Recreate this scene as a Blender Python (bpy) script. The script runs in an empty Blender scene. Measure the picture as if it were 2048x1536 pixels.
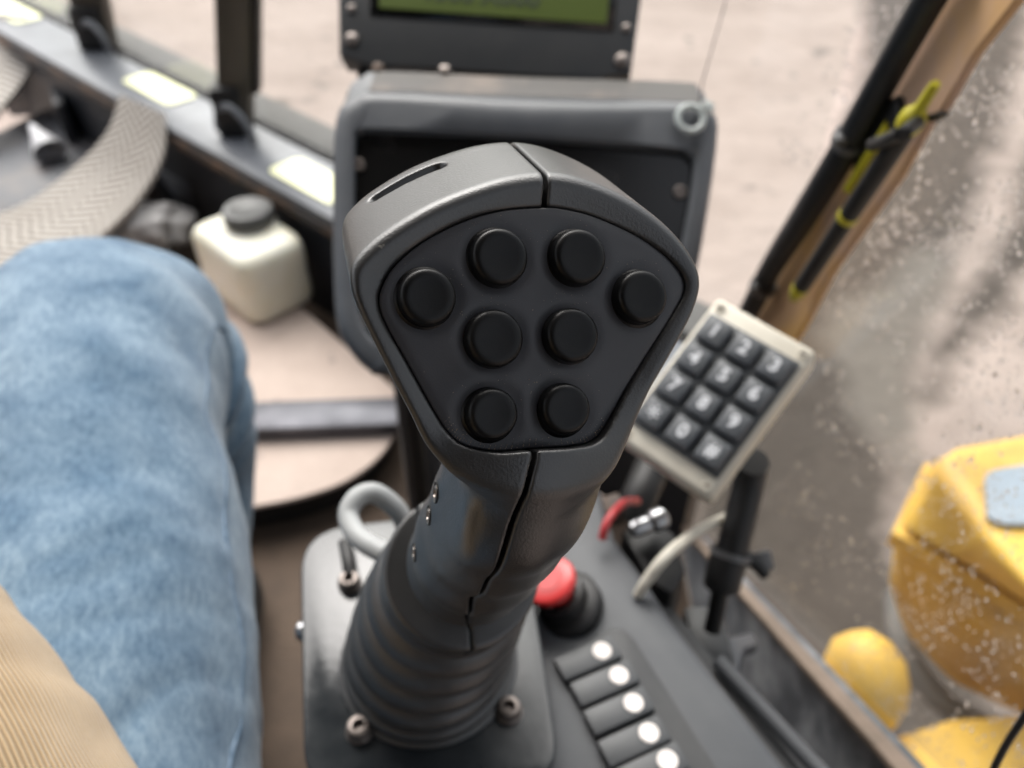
import bpy, bmesh, math, random
import numpy as np
from mathutils import Vector, Matrix

random.seed(7)
from mathutils import noise as mn
rng = np.random.default_rng(7)
sc = bpy.context.scene
COL = sc.collection

# ------------------------------------------------------------------ camera
CAM = Vector((0.0, 0.0, 0.95))
PITCH = math.radians(42.0)
FPX = 1607.0                       # focal length in pixels of the 2048 px wide photograph
cd = bpy.data.cameras.new("camera")
cd.sensor_width = 36.0
cd.lens = 36.0 * FPX / 2048.0
cd.clip_start = 0.005
cd.clip_end = 400.0
cd.dof.use_dof = True
cd.dof.focus_distance = 0.192
cd.dof.aperture_fstop = 10.0
cam = bpy.data.objects.new("camera", cd)
COL.objects.link(cam)
cam.location = CAM
cam.rotation_euler = (math.radians(90.0) - PITCH, 0.0, 0.0)
sc.camera = cam

# ------------------------------------------------------------------ overcast sky and soft sun
SUN_EL, SUN_AZ = 51.0, -15.0       # degrees; azimuth from straight ahead, negative = to the left
w = bpy.data.worlds.new("World")
sc.world = w
w.use_nodes = True
nt = w.node_tree
nt.nodes.clear()
wo = nt.nodes.new("ShaderNodeOutputWorld")
bg = nt.nodes.new("ShaderNodeBackground")
sky = nt.nodes.new("ShaderNodeTexSky")
sky.sky_type = 'NISHITA'
sky.sun_disc = False
sky.sun_elevation = math.radians(SUN_EL)
sky.sun_rotation = math.radians(SUN_AZ)
sky.air_density = 1.0
sky.dust_density = 6.0
sky.ozone_density = 1.0
hs = nt.nodes.new("ShaderNodeHueSaturation")     # cloud cover: the blue washed out of the sky
hs.inputs['Saturation'].default_value = 0.26
nt.links.new(sky.outputs[0], hs.inputs['Color'])
nt.links.new(hs.outputs[0], bg.inputs['Color'])
bg.inputs['Strength'].default_value = 0.15
nt.links.new(bg.outputs[0], wo.inputs[0])
sl = bpy.data.lights.new("sun", 'SUN')
sl.energy = 1.5
sl.angle = math.radians(75.0)
sl.color = (1.0, 0.95, 0.88)
so = bpy.data.objects.new("sun", sl)
COL.objects.link(so)
el, az = math.radians(SUN_EL), math.radians(SUN_AZ)
sdir = Vector((math.sin(az) * math.cos(el), math.cos(az) * math.cos(el), math.sin(el)))
so.rotation_euler = sdir.to_track_quat('Z', 'Y').to_euler()
so.location = sdir * 20

sc.view_settings.view_transform = 'Standard'
sc.view_settings.look = 'None'
sc.view_settings.exposure = 1.15
sc.view_settings.gamma = 1.0
sc.view_settings.use_curve_mapping = False
sc.render.engine = 'CYCLES'
sc.cycles.use_denoising = True
sc.cycles.max_bounces = 10
sc.cycles.transparent_max_bounces = 16
sc.cycles.transmission_bounces = 8
sc.cycles.caustics_refractive = False
sc.cycles.caustics_reflective = False
sc.cycles.sample_clamp_indirect = 6.0

# ------------------------------------------------------------------ picture point -> place helpers
CP, SP = math.cos(PITCH), math.sin(PITCH)
def ray(px, py):
    x = (px - 1024.0) / FPX
    u = (768.0 - py) / FPX
    return Vector((x, CP + SP * u, -SP + CP * u))
def P(px, py, t):
    return CAM + ray(px, py) * t
def Zp(px, py, z):
    d = ray(px, py)
    return CAM + d * ((z - CAM.z) / d.z)
def Xp(px, py, x):
    d = ray(px, py)
    return CAM + d * ((x - CAM.x) / d.x)
def PL(px, py, p0, n):
    d = ray(px, py)
    return CAM + d * ((p0 - CAM).dot(n) / d.dot(n))
def camvec(x, y, z):               # x right, y up, z away from the viewer
    return Vector((x, CP * z + SP * y, -SP * z + CP * y))

# ------------------------------------------------------------------ materials
def node(nt, kind, **kw):
    n = nt.nodes.new(kind)
    for k, v in kw.items():
        setattr(n, k, v)
    return n
def mat(name, col, rough=0.5, metal=0.0, col2=None, nscale=20.0, nlo=0.35, nhi=0.7, bump=0.0, bscale=200.0,
        rvar=0.0, spec=0.5, emit=None, estr=0.0, detail=5.0, coat=0.0, stretch=None, trans=0.0, sss=0.0, ior=1.5,
        bdist=0.001, speck=None, speck_scale=400.0, speck_lo=0.68):
    m = bpy.data.materials.new(name)
    m.use_nodes = True
    t = m.node_tree
    b = t.nodes['Principled BSDF']
    b.inputs['Base Color'].default_value = (*col, 1)
    b.inputs['Roughness'].default_value = rough
    b.inputs['Metallic'].default_value = metal
    b.inputs['Specular IOR Level'].default_value = spec
    b.inputs['Coat Weight'].default_value = coat
    b.inputs['Coat Roughness'].default_value = 0.15
    b.inputs['Transmission Weight'].default_value = trans
    b.inputs['IOR'].default_value = ior
    if sss > 0:
        b.inputs['Subsurface Weight'].default_value = sss
        b.inputs['Subsurface Radius'].default_value = (1.0, 0.9, 0.7)
        b.inputs['Subsurface Scale'].default_value = 0.02
    if emit:
        b.inputs['Emission Color'].default_value = (*emit, 1)
        b.inputs['Emission Strength'].default_value = estr
    tc = node(t, 'ShaderNodeTexCoord')
    vec = tc.outputs['Object']
    if stretch:
        mp = node(t, 'ShaderNodeMapping')
        mp.inputs['Scale'].default_value = stretch
        t.links.new(vec, mp.inputs['Vector'])
        vec = mp.outputs[0]
    last = None
    if col2 is not None:
        n1 = node(t, 'ShaderNodeTexNoise')
        n1.inputs['Scale'].default_value = nscale
        n1.inputs['Detail'].default_value = detail
        n1.inputs['Roughness'].default_value = 0.62
        t.links.new(vec, n1.inputs['Vector'])
        r1 = node(t, 'ShaderNodeMapRange')
        r1.inputs['From Min'].default_value = nlo
        r1.inputs['From Max'].default_value = nhi
        t.links.new(n1.outputs['Fac'], r1.inputs['Value'])
        mx = node(t, 'ShaderNodeMix', data_type='RGBA')
        mx.inputs['A'].default_value = (*col, 1)
        mx.inputs['B'].default_value = (*col2, 1)
        t.links.new(r1.outputs[0], mx.inputs['Factor'])
        last = mx.outputs['Result']
        if rvar:
            mr = node(t, 'ShaderNodeMath', operation='MULTIPLY_ADD')
            mr.inputs[1].default_value = rvar
            mr.inputs[2].default_value = rough
            t.links.new(r1.outputs[0], mr.inputs[0])
            t.links.new(mr.outputs[0], b.inputs['Roughness'])
    if speck is not None:
        n3 = node(t, 'ShaderNodeTexNoise')
        n3.inputs['Scale'].default_value = speck_scale
        n3.inputs['Detail'].default_value = 2.0
        t.links.new(vec, n3.inputs['Vector'])
        r3 = node(t, 'ShaderNodeMapRange')
        r3.inputs['From Min'].default_value = speck_lo
        r3.inputs['From Max'].default_value = speck_lo + 0.06
        t.links.new(n3.outputs['Fac'], r3.inputs['Value'])
        m3 = node(t, 'ShaderNodeMix', data_type='RGBA')
        m3.inputs['A'].default_value = (*col, 1)
        m3.inputs['B'].default_value = (*speck, 1)
        if last is not None:
            t.links.new(last, m3.inputs['A'])
        t.links.new(r3.outputs[0], m3.inputs['Factor'])
        last = m3.outputs['Result']
    if last is not None:
        t.links.new(last, b.inputs['Base Color'])
    if bump:
        n2 = node(t, 'ShaderNodeTexNoise')
        n2.inputs['Scale'].default_value = bscale
        n2.inputs['Detail'].default_value = 3.0
        t.links.new(vec, n2.inputs['Vector'])
        bp = node(t, 'ShaderNodeBump')
        bp.inputs['Strength'].default_value = bump
        bp.inputs['Distance'].default_value = bdist
        t.links.new(n2.outputs['Fac'], bp.inputs['Height'])
        t.links.new(bp.outputs[0], b.inputs['Normal'])
    return m

M = {}
M['shell'] = mat('shell_plastic', (0.014, 0.014, 0.0142), 0.33, col2=(0.023, 0.0225, 0.022), nscale=30, bump=0.45, bscale=1500, bdist=0.00020, rvar=0.09, spec=0.85,
                 speck=(0.16, 0.15, 0.13), speck_scale=380, speck_lo=0.76)
M['panel'] = mat('panel_rubber', (0.031, 0.031, 0.036), 0.45, col2=(0.038, 0.038, 0.042), nscale=60, bump=0.15, bscale=2500, bdist=0.0002,
                 speck=(0.10, 0.09, 0.08), speck_scale=700, speck_lo=0.755)
M['button'] = mat('button_rubber', (0.003, 0.003, 0.0034), 0.32, spec=0.25, col2=(0.006, 0.006, 0.006), nscale=150, bump=0.12, bscale=3000, bdist=0.0002, rvar=0.12)
M['boot'] = mat('boot_rubber', (0.034, 0.034, 0.035), 0.36, spec=0.7, col2=(0.046, 0.045, 0.044), nscale=25, bump=0.1, bscale=500)
M['plate'] = mat('plate_paint', (0.014, 0.017, 0.020), 0.15, col2=(0.036, 0.040, 0.042), nscale=28, nlo=0.4, nhi=0.8, rvar=0.14, bump=0.06, bscale=260)
M['bolt'] = mat('bolt_steel', (0.22, 0.19, 0.175), 0.42, 0.8, col2=(0.10, 0.085, 0.075), nscale=300)
M['dark_hole'] = mat('recess_black', (0.008, 0.008, 0.008), 0.6, col2=(0.012, 0.011, 0.010), nscale=100)
M['screw'] = mat('screw_steel', (0.45, 0.40, 0.36), 0.35, 0.9, col2=(0.25, 0.22, 0.2), nscale=300)
M['grey_cable'] = mat('grey_cable', (0.36, 0.37, 0.37), 0.55, col2=(0.30, 0.31, 0.31), nscale=60, bump=0.1, bscale=300)
M['cream_cable'] = mat('cream_cable', (0.52, 0.49, 0.42), 0.5, col2=(0.42, 0.39, 0.33), nscale=60)
M['red_wire'] = mat('red_wire', (0.42, 0.035, 0.04), 0.45, col2=(0.32, 0.03, 0.03), nscale=60)
M['console'] = mat('console_plastic', (0.052, 0.056, 0.063), 0.55, col2=(0.072, 0.075, 0.080), nscale=18, bump=0.2, bscale=700, bdist=0.0006)
M['console_dark'] = mat('console_dark', (0.030, 0.031, 0.033), 0.55, col2=(0.05, 0.05, 0.05), nscale=30)
M['rocker'] = mat('rocker_plastic', (0.048, 0.051, 0.055), 0.5, col2=(0.06, 0.062, 0.065), nscale=40)
M['dot'] = mat('white_mark', (0.80, 0.74, 0.70), 0.6, col2=(0.72, 0.66, 0.62), nscale=200)
M['red'] = mat('red_knob', (0.52, 0.028, 0.028), 0.34, col2=(0.46, 0.025, 0.025), nscale=80, sss=0.1)
M['keypad_case'] = mat('keypad_case', (0.62, 0.58, 0.49), 0.5, col2=(0.55, 0.50, 0.41), nscale=25, bump=0.08, bscale=500)
M['key_bed'] = mat('key_bed', (0.055, 0.060, 0.066), 0.5, col2=(0.075, 0.078, 0.080), nscale=60)
M['key'] = mat('key_plastic', (0.070, 0.076, 0.085), 0.45, col2=(0.095, 0.10, 0.105), nscale=90, bump=0.1, bscale=900)
M['digit'] = mat('digit_white', (0.62, 0.63, 0.65), 0.6, col2=(0.52, 0.53, 0.55), nscale=400)
M['black'] = mat('black_rubber', (0.006, 0.006, 0.0065), 0.55, col2=(0.013, 0.012, 0.012), nscale=60, bump=0.15, bscale=300)
M['black_blue'] = mat('black_strip', (0.010, 0.012, 0.015), 0.45, col2=(0.018, 0.020, 0.023), nscale=40)
M['zip'] = mat('cable_tie', (0.10, 0.10, 0.105), 0.4, col2=(0.15, 0.15, 0.15), nscale=90)
M['chrome'] = mat('connector_metal', (0.55, 0.56, 0.58), 0.28, 0.9, col2=(0.35, 0.35, 0.36), nscale=120)
M['frame'] = mat('dash_frame', (0.068, 0.073, 0.082), 0.42, col2=(0.09, 0.095, 0.102), nscale=22, bump=0.12, bscale=600, bdist=0.0006)
M['dash_top'] = mat('dash_top_dusty', (0.085, 0.078, 0.072), 0.65, col2=(0.21, 0.165, 0.135), nscale=16, nlo=0.45, nhi=0.75)
M['gloss_black'] = mat('gloss_black', (0.004, 0.004, 0.004), 0.22, col2=(0.010, 0.009, 0.009), nscale=14, nlo=0.5, nhi=0.8, rvar=0.25)
M['bezel'] = mat('monitor_bezel', (0.022, 0.024, 0.026), 0.5, col2=(0.03, 0.031, 0.032), nscale=30, bump=0.1, bscale=500)
M['lcd'] = mat('lcd_green', (0.045, 0.065, 0.008), 0.3, col2=(0.05, 0.07, 0.010), nscale=40, emit=(0.10, 0.15, 0.01), estr=0.05)
M['lcd_text'] = mat('lcd_text', (0.012, 0.025, 0.004), 0.4, col2=(0.015, 0.028, 0.005), nscale=200)
M['ring'] = mat('clear_ring', (0.62, 0.66, 0.64), 0.25, col2=(0.55, 0.6, 0.58), nscale=100, trans=0.25)
M['string'] = mat('thin_string', (0.30, 0.27, 0.26), 0.5, col2=(0.24, 0.21, 0.2), nscale=100)
M['sill'] = mat('sill_paint', (0.125, 0.134, 0.152), 0.38, col2=(0.085, 0.09, 0.10), nscale=9, nlo=0.45, nhi=0.8, rvar=0.15)
M['sticker'] = mat('yellow_sticker', (0.86, 0.86, 0.48), 0.45, col2=(0.84, 0.84, 0.55), nscale=30)
M['rail'] = mat('sill_reflection', (0.13, 0.125, 0.12), 0.85, col2=(0.10, 0.095, 0.09), nscale=8)  # tone of the sill's reflection in the glass, shared with the fender hose
M['post'] = mat('post_brown', (0.040, 0.035, 0.028), 0.5, col2=(0.065, 0.055, 0.042), nscale=14, stretch=(1, 1, 0.2))
M['navy'] = mat('wall_navy', (0.014, 0.017, 0.023), 0.5, col2=(0.032, 0.034, 0.040), nscale=8)
M['rust'] = mat('rusty_edge', (0.16, 0.10, 0.065), 0.75, col2=(0.05, 0.045, 0.045), nscale=14, nlo=0.4, nhi=0.6)
M['bracket'] = mat('bracket_grey', (0.060, 0.064, 0.075), 0.55, col2=(0.13, 0.11, 0.10), nscale=12, nlo=0.5, nhi=0.8)
M['jug'] = mat('jug_plastic', (0.82, 0.80, 0.70), 0.40, col2=(0.78, 0.74, 0.58), nscale=10, sss=0.45)
M['jug_cap'] = mat('jug_cap', (0.055, 0.055, 0.055), 0.35, col2=(0.09, 0.088, 0.085), nscale=30)
M['bag'] = mat('plastic_bag', (0.55, 0.53, 0.52), 0.3, col2=(0.42, 0.40, 0.40), nscale=40, trans=0.3)
M['cone'] = mat('pale_plastic', (0.55, 0.55, 0.58), 0.45, col2=(0.45, 0.44, 0.45), nscale=30)
M['floor'] = mat('floor_brown', (0.064, 0.043, 0.030), 0.85, col2=(0.108, 0.074, 0.051), nscale=9, bump=0.5, bscale=150, bdist=0.003)
M['platform'] = mat('platform_dirt', (0.56, 0.455, 0.395), 0.8, col2=(0.45, 0.355, 0.305), nscale=7, nlo=0.42, nhi=0.75, bump=0.4, bscale=90, bdist=0.003,
                    speck=(0.22, 0.18, 0.17), speck_scale=14, speck_lo=0.66)
M['strip'] = mat('steel_strip', (0.10, 0.10, 0.115), 0.34, 0.5, col2=(0.055, 0.055, 0.065), nscale=9, rvar=0.2)
M['tan'] = mat('pillar_tan', (0.56, 0.37, 0.26), 0.6, col2=(0.66, 0.38, 0.12), nscale=5, nlo=0.36, nhi=0.55, bump=0.1, bscale=250)
M['yellow'] = mat('yellow_plastic', (0.52, 0.46, 0.02), 0.45, col2=(0.42, 0.36, 0.02), nscale=60)
M['mach_yellow'] = mat('machine_yellow', (0.66, 0.41, 0.07), 0.55, col2=(0.36, 0.20, 0.038), nscale=5.5, nlo=0.48, nhi=0.75)
M['mach_grey'] = mat('machine_grey', (0.22, 0.27, 0.32), 0.5, col2=(0.28, 0.32, 0.36), nscale=8)
M['ground'] = mat('ground_soil', (0.30, 0.245, 0.215), 0.9, col2=(0.225, 0.178, 0.152), nscale=1.1, nlo=0.42, nhi=0.72, bump=0.6, bscale=5, bdist=0.05,
                  speck=(0.15, 0.125, 0.11), speck_scale=4.0, speck_lo=0.66, detail=8)
M['mud'] = mat('wet_mud', (0.022, 0.018, 0.0145), 0.95, col2=(0.060, 0.051, 0.043), nscale=2.0, nlo=0.42, nhi=0.66, bump=0.7, bscale=6, bdist=0.05, detail=8)
M['sand'] = mat('pale_sand', (0.15, 0.13, 0.108), 0.9, col2=(0.095, 0.082, 0.069), nscale=2.5, bump=0.5, bscale=8, bdist=0.04)
M['liner'] = mat('headliner', (0.055, 0.056, 0.060), 0.8, col2=(0.07, 0.07, 0.073), nscale=6)
M['crumb'] = mat('dust_crumbs', (0.26, 0.19, 0.13), 0.9, col2=(0.42, 0.36, 0.30), nscale=500)

def denim():
    m = mat('denim', (0.060, 0.120, 0.190), 0.85, col2=(0.215, 0.295, 0.365), nscale=24, nlo=0.30, nhi=0.68, detail=12)
    t = m.node_tree
    b = t.nodes['Principled BSDF']
    b.inputs['Sheen Weight'].default_value = 0.25
    b.inputs['Specular IOR Level'].default_value = 0.15
    uv = node(t, 'ShaderNodeTexCoord')
    # worn white threads, streaked along the leg
    mp = node(t, 'ShaderNodeMapping')
    mp.inputs['Scale'].default_value = (300, 150, 1)
    mp.inputs['Rotation'].default_value = (0, 0, 0.5)
    t.links.new(uv.outputs['UV'], mp.inputs['Vector'])
    n = node(t, 'ShaderNodeTexNoise')
    n.inputs['Scale'].default_value = 1.0
    n.inputs['Detail'].default_value = 6
    n.inputs['Roughness'].default_value = 0.75
    t.links.new(mp.outputs[0], n.inputs['Vector'])
    r = node(t, 'ShaderNodeMapRange')
    r.inputs['From Min'].default_value = 0.35
    r.inputs['From Max'].default_value = 0.7
    t.links.new(n.outputs['Fac'], r.inputs['Value'])
    mx = node(t, 'ShaderNodeMix', data_type='RGBA', blend_type='MULTIPLY')
    mx.inputs['Factor'].default_value = 0.75
    src = b.inputs['Base Color'].links[0].from_socket
    t.links.new(src, mx.inputs['A'])
    c2 = node(t, 'ShaderNodeMix', data_type='RGBA')
    c2.inputs['A'].default_value = (0.34, 0.46, 0.58, 1)
    c2.inputs['B'].default_value = (1.3, 1.25, 1.2, 1)
    t.links.new(r.outputs[0], c2.inputs['Factor'])
    t.links.new(c2.outputs['Result'], mx.inputs['B'])
    t.links.new(mx.outputs['Result'], b.inputs['Base Color'])
    bp = node(t, 'ShaderNodeBump')
    bp.inputs['Strength'].default_value = 0.5
    bp.inputs['Distance'].default_value = 0.0012
    t.links.new(n.outputs['Fac'], bp.inputs['Height'])
    t.links.new(bp.outputs[0], b.inputs['Normal'])
    return m
M['denim'] = denim()
M['denim_seam'] = mat('denim_seam', (0.16, 0.22, 0.29), 0.85, col2=(0.05, 0.09, 0.14), nscale=90)
M['thread'] = mat('seam_thread', (0.45, 0.40, 0.33), 0.8, col2=(0.3, 0.28, 0.25), nscale=200)

def corduroy():
    m = mat('corduroy', (0.55, 0.395, 0.23), 0.9, col2=(0.47, 0.33, 0.185), nscale=45)
    t = m.node_tree
    b = t.nodes['Principled BSDF']
    b.inputs['Sheen Weight'].default_value = 0.3
    b.inputs['Specular IOR Level'].default_value = 0.1
    uv = node(t, 'ShaderNodeTexCoord')
    wv = node(t, 'ShaderNodeTexWave', wave_type='BANDS', bands_direction='X')
    wv.inputs['Scale'].default_value = 24.0
    wv.inputs['Distortion'].default_value = 0.6
    wv.inputs['Detail'].default_value = 2.0
    wv.inputs['Detail Scale'].default_value = 3.0
    t.links.new(uv.outputs['UV'], wv.inputs['Vector'])
    bp = node(t, 'ShaderNodeBump')
    bp.inputs['Strength'].default_value = 0.8
    bp.inputs['Distance'].default_value = 0.0008
    t.links.new(wv.outputs['Fac'], bp.inputs['Height'])
    t.links.new(bp.outputs[0], b.inputs['Normal'])
    mx = node(t, 'ShaderNodeMix', data_type='RGBA', blend_type='MULTIPLY')
    src = b.inputs['Base Color'].links[0].from_socket
    mx.inputs['Factor'].default_value = 0.42
    t.links.new(src, mx.inputs['A'])
    t.links.new(wv.outputs['Fac'], mx.inputs['B'])
    t.links.new(mx.outputs['Result'], b.inputs['Base Color'])
    return m
M['cord'] = corduroy()

def tread():
    m = mat('pedal_tread', (0.50, 0.455, 0.41), 0.7, col2=(0.42, 0.375, 0.33), nscale=9)
    t = m.node_tree
    b = t.nodes['Principled BSDF']
    uv = node(t, 'ShaderNodeTexCoord')
    sp = node(t, 'ShaderNodeSeparateXYZ')
    t.links.new(uv.outputs['UV'], sp.inputs[0])
    a1 = node(t, 'ShaderNodeMath', operation='SUBTRACT'); a1.inputs[1].default_value = 0.5
    t.links.new(sp.outputs['X'], a1.inputs[0])
    a2 = node(t, 'ShaderNodeMath', operation='PINGPONG'); a2.inputs[1].default_value = 0.25
    t.links.new(a1.outputs[0], a2.inputs[0])
    a3 = node(t, 'ShaderNodeMath', operation='MULTIPLY'); a3.inputs[1].default_value = 0.15
    t.links.new(a2.outputs[0], a3.inputs[0])
    a4 = node(t, 'ShaderNodeMath', operation='ADD')
    t.links.new(a3.outputs[0], a4.inputs[0]); t.links.new(sp.outputs['Y'], a4.inputs[1])
    a5 = node(t, 'ShaderNodeMath', operation='MULTIPLY'); a5.inputs[1].default_value = 300.0
    t.links.new(a4.outputs[0], a5.inputs[0])
    a6 = node(t, 'ShaderNodeMath', operation='SINE')
    t.links.new(a5.outputs[0], a6.inputs[0])
    r = node(t, 'ShaderNodeMapRange'); r.inputs['From Min'].default_value = -0.8; r.inputs['From Max'].default_value = 0.5; r.inputs['To Min'].default_value = 0.38
    t.links.new(a6.outputs[0], r.inputs['Value'])
    bp = node(t, 'ShaderNodeBump'); bp.inputs['Strength'].default_value = 1.0; bp.inputs['Distance'].default_value = 0.004
    t.links.new(r.outputs[0], bp.inputs['Height'])
    t.links.new(bp.outputs[0], b.inputs['Normal'])
    mx = node(t, 'ShaderNodeMix', data_type='RGBA', blend_type='MULTIPLY'); mx.inputs['Factor'].default_value = 1.0
    src = b.inputs['Base Color'].links[0].from_socket
    t.links.new(src, mx.inputs['A']); t.links.new(r.outputs[0], mx.inputs['B'])
    t.links.new(mx.outputs['Result'], b.inputs['Base Color'])
    return m
M['tread'] = tread()

def pane_mat(name, dirt, dscale):
    m = bpy.data.materials.new(name)
    m.use_nodes = True
    t = m.node_tree
    t.nodes.clear()
    o = node(t, 'ShaderNodeOutputMaterial')
    tr = node(t, 'ShaderNodeBsdfTransparent'); tr.inputs[0].default_value = (0.95, 0.96, 0.955, 1)
    gl = node(t, 'ShaderNodeBsdfGlossy'); gl.inputs['Roughness'].default_value = 0.02
    lw = node(t, 'ShaderNodeLayerWeight'); lw.inputs['Blend'].default_value = 0.5
    pw = node(t, 'ShaderNodeMath', operation='POWER'); pw.inputs[1].default_value = 5.0
    t.links.new(lw.outputs['Facing'], pw.inputs[0])
    fr = node(t, 'ShaderNodeMath', operation='MULTIPLY_ADD'); fr.inputs[1].default_value = 0.5; fr.inputs[2].default_value = 0.022
    t.links.new(pw.outputs[0], fr.inputs[0])
    mx = node(t, 'ShaderNodeMixShader')
    t.links.new(fr.outputs[0], mx.inputs[0]); t.links.new(tr.outputs[0], mx.inputs[1]); t.links.new(gl.outputs[0], mx.inputs[2])
    df = node(t, 'ShaderNodeBsdfDiffuse'); df.inputs[0].default_value = (0.36, 0.32, 0.28, 1)
    tl = node(t, 'ShaderNodeBsdfTranslucent'); tl.inputs[0].default_value = (0.36, 0.32, 0.28, 1)
    dm = node(t, 'ShaderNodeMixShader'); dm.inputs[0].default_value = 0.5
    t.links.new(df.outputs[0], dm.inputs[1]); t.links.new(tl.outputs[0], dm.inputs[2])
    tc = node(t, 'ShaderNodeTexCoord')
    n = node(t, 'ShaderNodeTexNoise'); n.inputs['Scale'].default_value = dscale; n.inputs['Detail'].default_value = 6
    n.inputs['Distortion'].default_value = 0.8
    t.links.new(tc.outputs['Object'], n.inputs['Vector'])
    r = node(t, 'ShaderNodeMapRange'); r.inputs['From Min'].default_value = 0.54; r.inputs['From Max'].default_value = 0.72
    r.inputs['To Min'].default_value = dirt * 0.08; r.inputs['To Max'].default_value = dirt
    t.links.new(n.outputs['Fac'], r.inputs['Value'])
    m2 = node(t, 'ShaderNodeMixShader')
    t.links.new(r.outputs[0], m2.inputs[0]); t.links.new(mx.outputs[0], m2.inputs[1]); t.links.new(dm.outputs[0], m2.inputs[2])
    t.links.new(m2.outputs[0], o.inputs[0])
    return m
M['pane_side'] = pane_mat('side_pane_glass', 0.16, 7.0)
M['pane_front'] = pane_mat('front_pane_glass', 0.02, 5.0)
def water_mat():
    m = bpy.data.materials.new('rain_water')
    m.use_nodes = True
    t = m.node_tree
    t.nodes.clear()
    o = node(t, 'ShaderNodeOutputMaterial')
    g = node(t, 'ShaderNodeBsdfGlass'); g.inputs['IOR'].default_value = 1.33; g.inputs['Roughness'].default_value = 0.0
    t.links.new(g.outputs[0], o.inputs[0])
    return m
M['water'] = water_mat()

# ------------------------------------------------------------------ object helpers
ORIGIN = {}
def thing(name, label, cat, loc, group=None, kind=None):
    o = bpy.data.objects.new(name, None)
    COL.objects.link(o)
    o.location = loc
    o['label'] = label
    o['category'] = cat
    if group: o['group'] = group
    if kind: o['kind'] = kind
    ORIGIN[o.name] = Vector(loc)
    return o
def link(name, me, m, parent=None, smooth=True, label=None):
    off = ORIGIN[parent.name] if parent is not None else Vector((0, 0, 0))
    o = bpy.data.objects.new(name, me)
    COL.objects.link(o)
    if parent is not None:
        me.transform(Matrix.Translation(-off))
        o.parent = parent
    ORIGIN[o.name] = off
    if m is not None and not me.materials:
        me.materials.append(m)
    if smooth:
        me.polygons.foreach_set('use_smooth', [True] * len(me.polygons))
    me.update()
    if label: o['label'] = label
    return o
def tag(o, label, cat, group=None, kind=None):
    o['label'] = label
    if cat: o['category'] = cat
    if group: o['group'] = group
    if kind: o['kind'] = kind
    return o
def me_from(verts, faces, name='mesh'):
    me = bpy.data.meshes.new(name)
    me.from_pydata([tuple(v) for v in verts], [], faces)
    me.update()
    return me
def sharp(me, deg=35):
    bm = bmesh.new(); bm.from_mesh(me)
    bmesh.ops.recalc_face_normals(bm, faces=bm.faces)
    for e in bm.edges:
        if len(e.link_faces) == 2 and e.calc_face_angle(0) > math.radians(deg):
            e.smooth = False
    bm.to_mesh(me); bm.free()
    return me
def basis(n, up=Vector((0, 0, 1))):
    n = n.normalized()
    x = up.cross(n)
    if x.length < 1e-5: x = Vector((1, 0, 0))
    x.normalize()
    return x, n.cross(x), n
def box(c, ax, ay, az, sx, sy, sz, bev=0.0, seg=2):
    """full sizes sx, sy, sz along unit axes"""
    bm = bmesh.new()
    bmesh.ops.create_cube(bm, size=1.0)
    R = Matrix((ax.normalized() * sx, ay.normalized() * sy, az.normalized() * sz)).transposed().to_4x4()
    bmesh.ops.transform(bm, matrix=Matrix.Translation(c) @ R, verts=bm.verts)
    if bev > 0:
        bmesh.ops.bevel(bm, geom=list(bm.edges), offset=bev, segments=seg, affect='EDGES', profile=0.5)
    me = bpy.data.meshes.new('box')
    bmesh.ops.recalc_face_normals(bm, faces=bm.faces)
    bm.to_mesh(me); bm.free()
    return sharp(me)
def prism(pts, ext, bev=0.0, seg=3):
    bm = bmesh.new()
    a = [bm.verts.new(p) for p in pts]
    b = [bm.verts.new(Vector(p) + ext) for p in pts]
    n = len(pts)
    bm.faces.new(a); bm.faces.new(list(reversed(b)))
    for i in range(n):
        bm.faces.new((a[i], b[i], b[(i + 1) % n], a[(i + 1) % n]))
    bmesh.ops.recalc_face_normals(bm, faces=bm.faces)
    if bev > 0:
        es = [e for e in bm.edges if e.calc_face_angle(0) > math.radians(30)]
        bmesh.ops.bevel(bm, geom=es, offset=bev, segments=seg, affect='EDGES', profile=0.5, clamp_overlap=True)
    me = bpy.data.meshes.new('prism')
    bm.to_mesh(me); bm.free()
    return sharp(me)
def loft(rings, cap0=True, cap1=True, uv=None):
    """rings: list of equal-length lists of points"""
    n = len(rings[0])
    verts, faces = [], []
    for r in rings: verts += list(r)
    for i in range(len(rings) - 1):
        for j in range(n):
            k = (j + 1) % n
            faces.append((i * n + j, i * n + k, (i + 1) * n + k, (i + 1) * n + j))
    if cap0: faces.append(tuple(reversed(range(n))))
    if cap1: faces.append(tuple((len(rings) - 1) * n + j for j in range(n)))
    me = me_from(verts, faces)
    if uv:
        ul = me.uv_layers.new(name='UVMap')
        for p in me.polygons:
            for li in p.loop_indices:
                vi = me.loops[li].vertex_index
                i, j = divmod(vi, n)
                x = j / n
                if j == 0 and any(me.loops[l].vertex_index % n == n - 1 for l in p.loop_indices) and p.loop_total == 4: x = 1.0
                ul.data[li].uv = (x * uv[0], i / (len(rings) - 1) * uv[1])
    return sharp(me, 50)
def bevelled(me, off_, seg=3):
    bm = bmesh.new(); bm.from_mesh(me)
    bmesh.ops.remove_doubles(bm, verts=bm.verts, dist=1e-5)
    es = [e for e in bm.edges if len(e.link_faces) == 2 and e.calc_face_angle(0) > math.radians(18)]
    bmesh.ops.bevel(bm, geom=es, offset=off_, segments=seg, affect='EDGES', profile=0.5, clamp_overlap=True)
    bm.to_mesh(me); bm.free()
    return sharp(me, 40)
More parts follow.
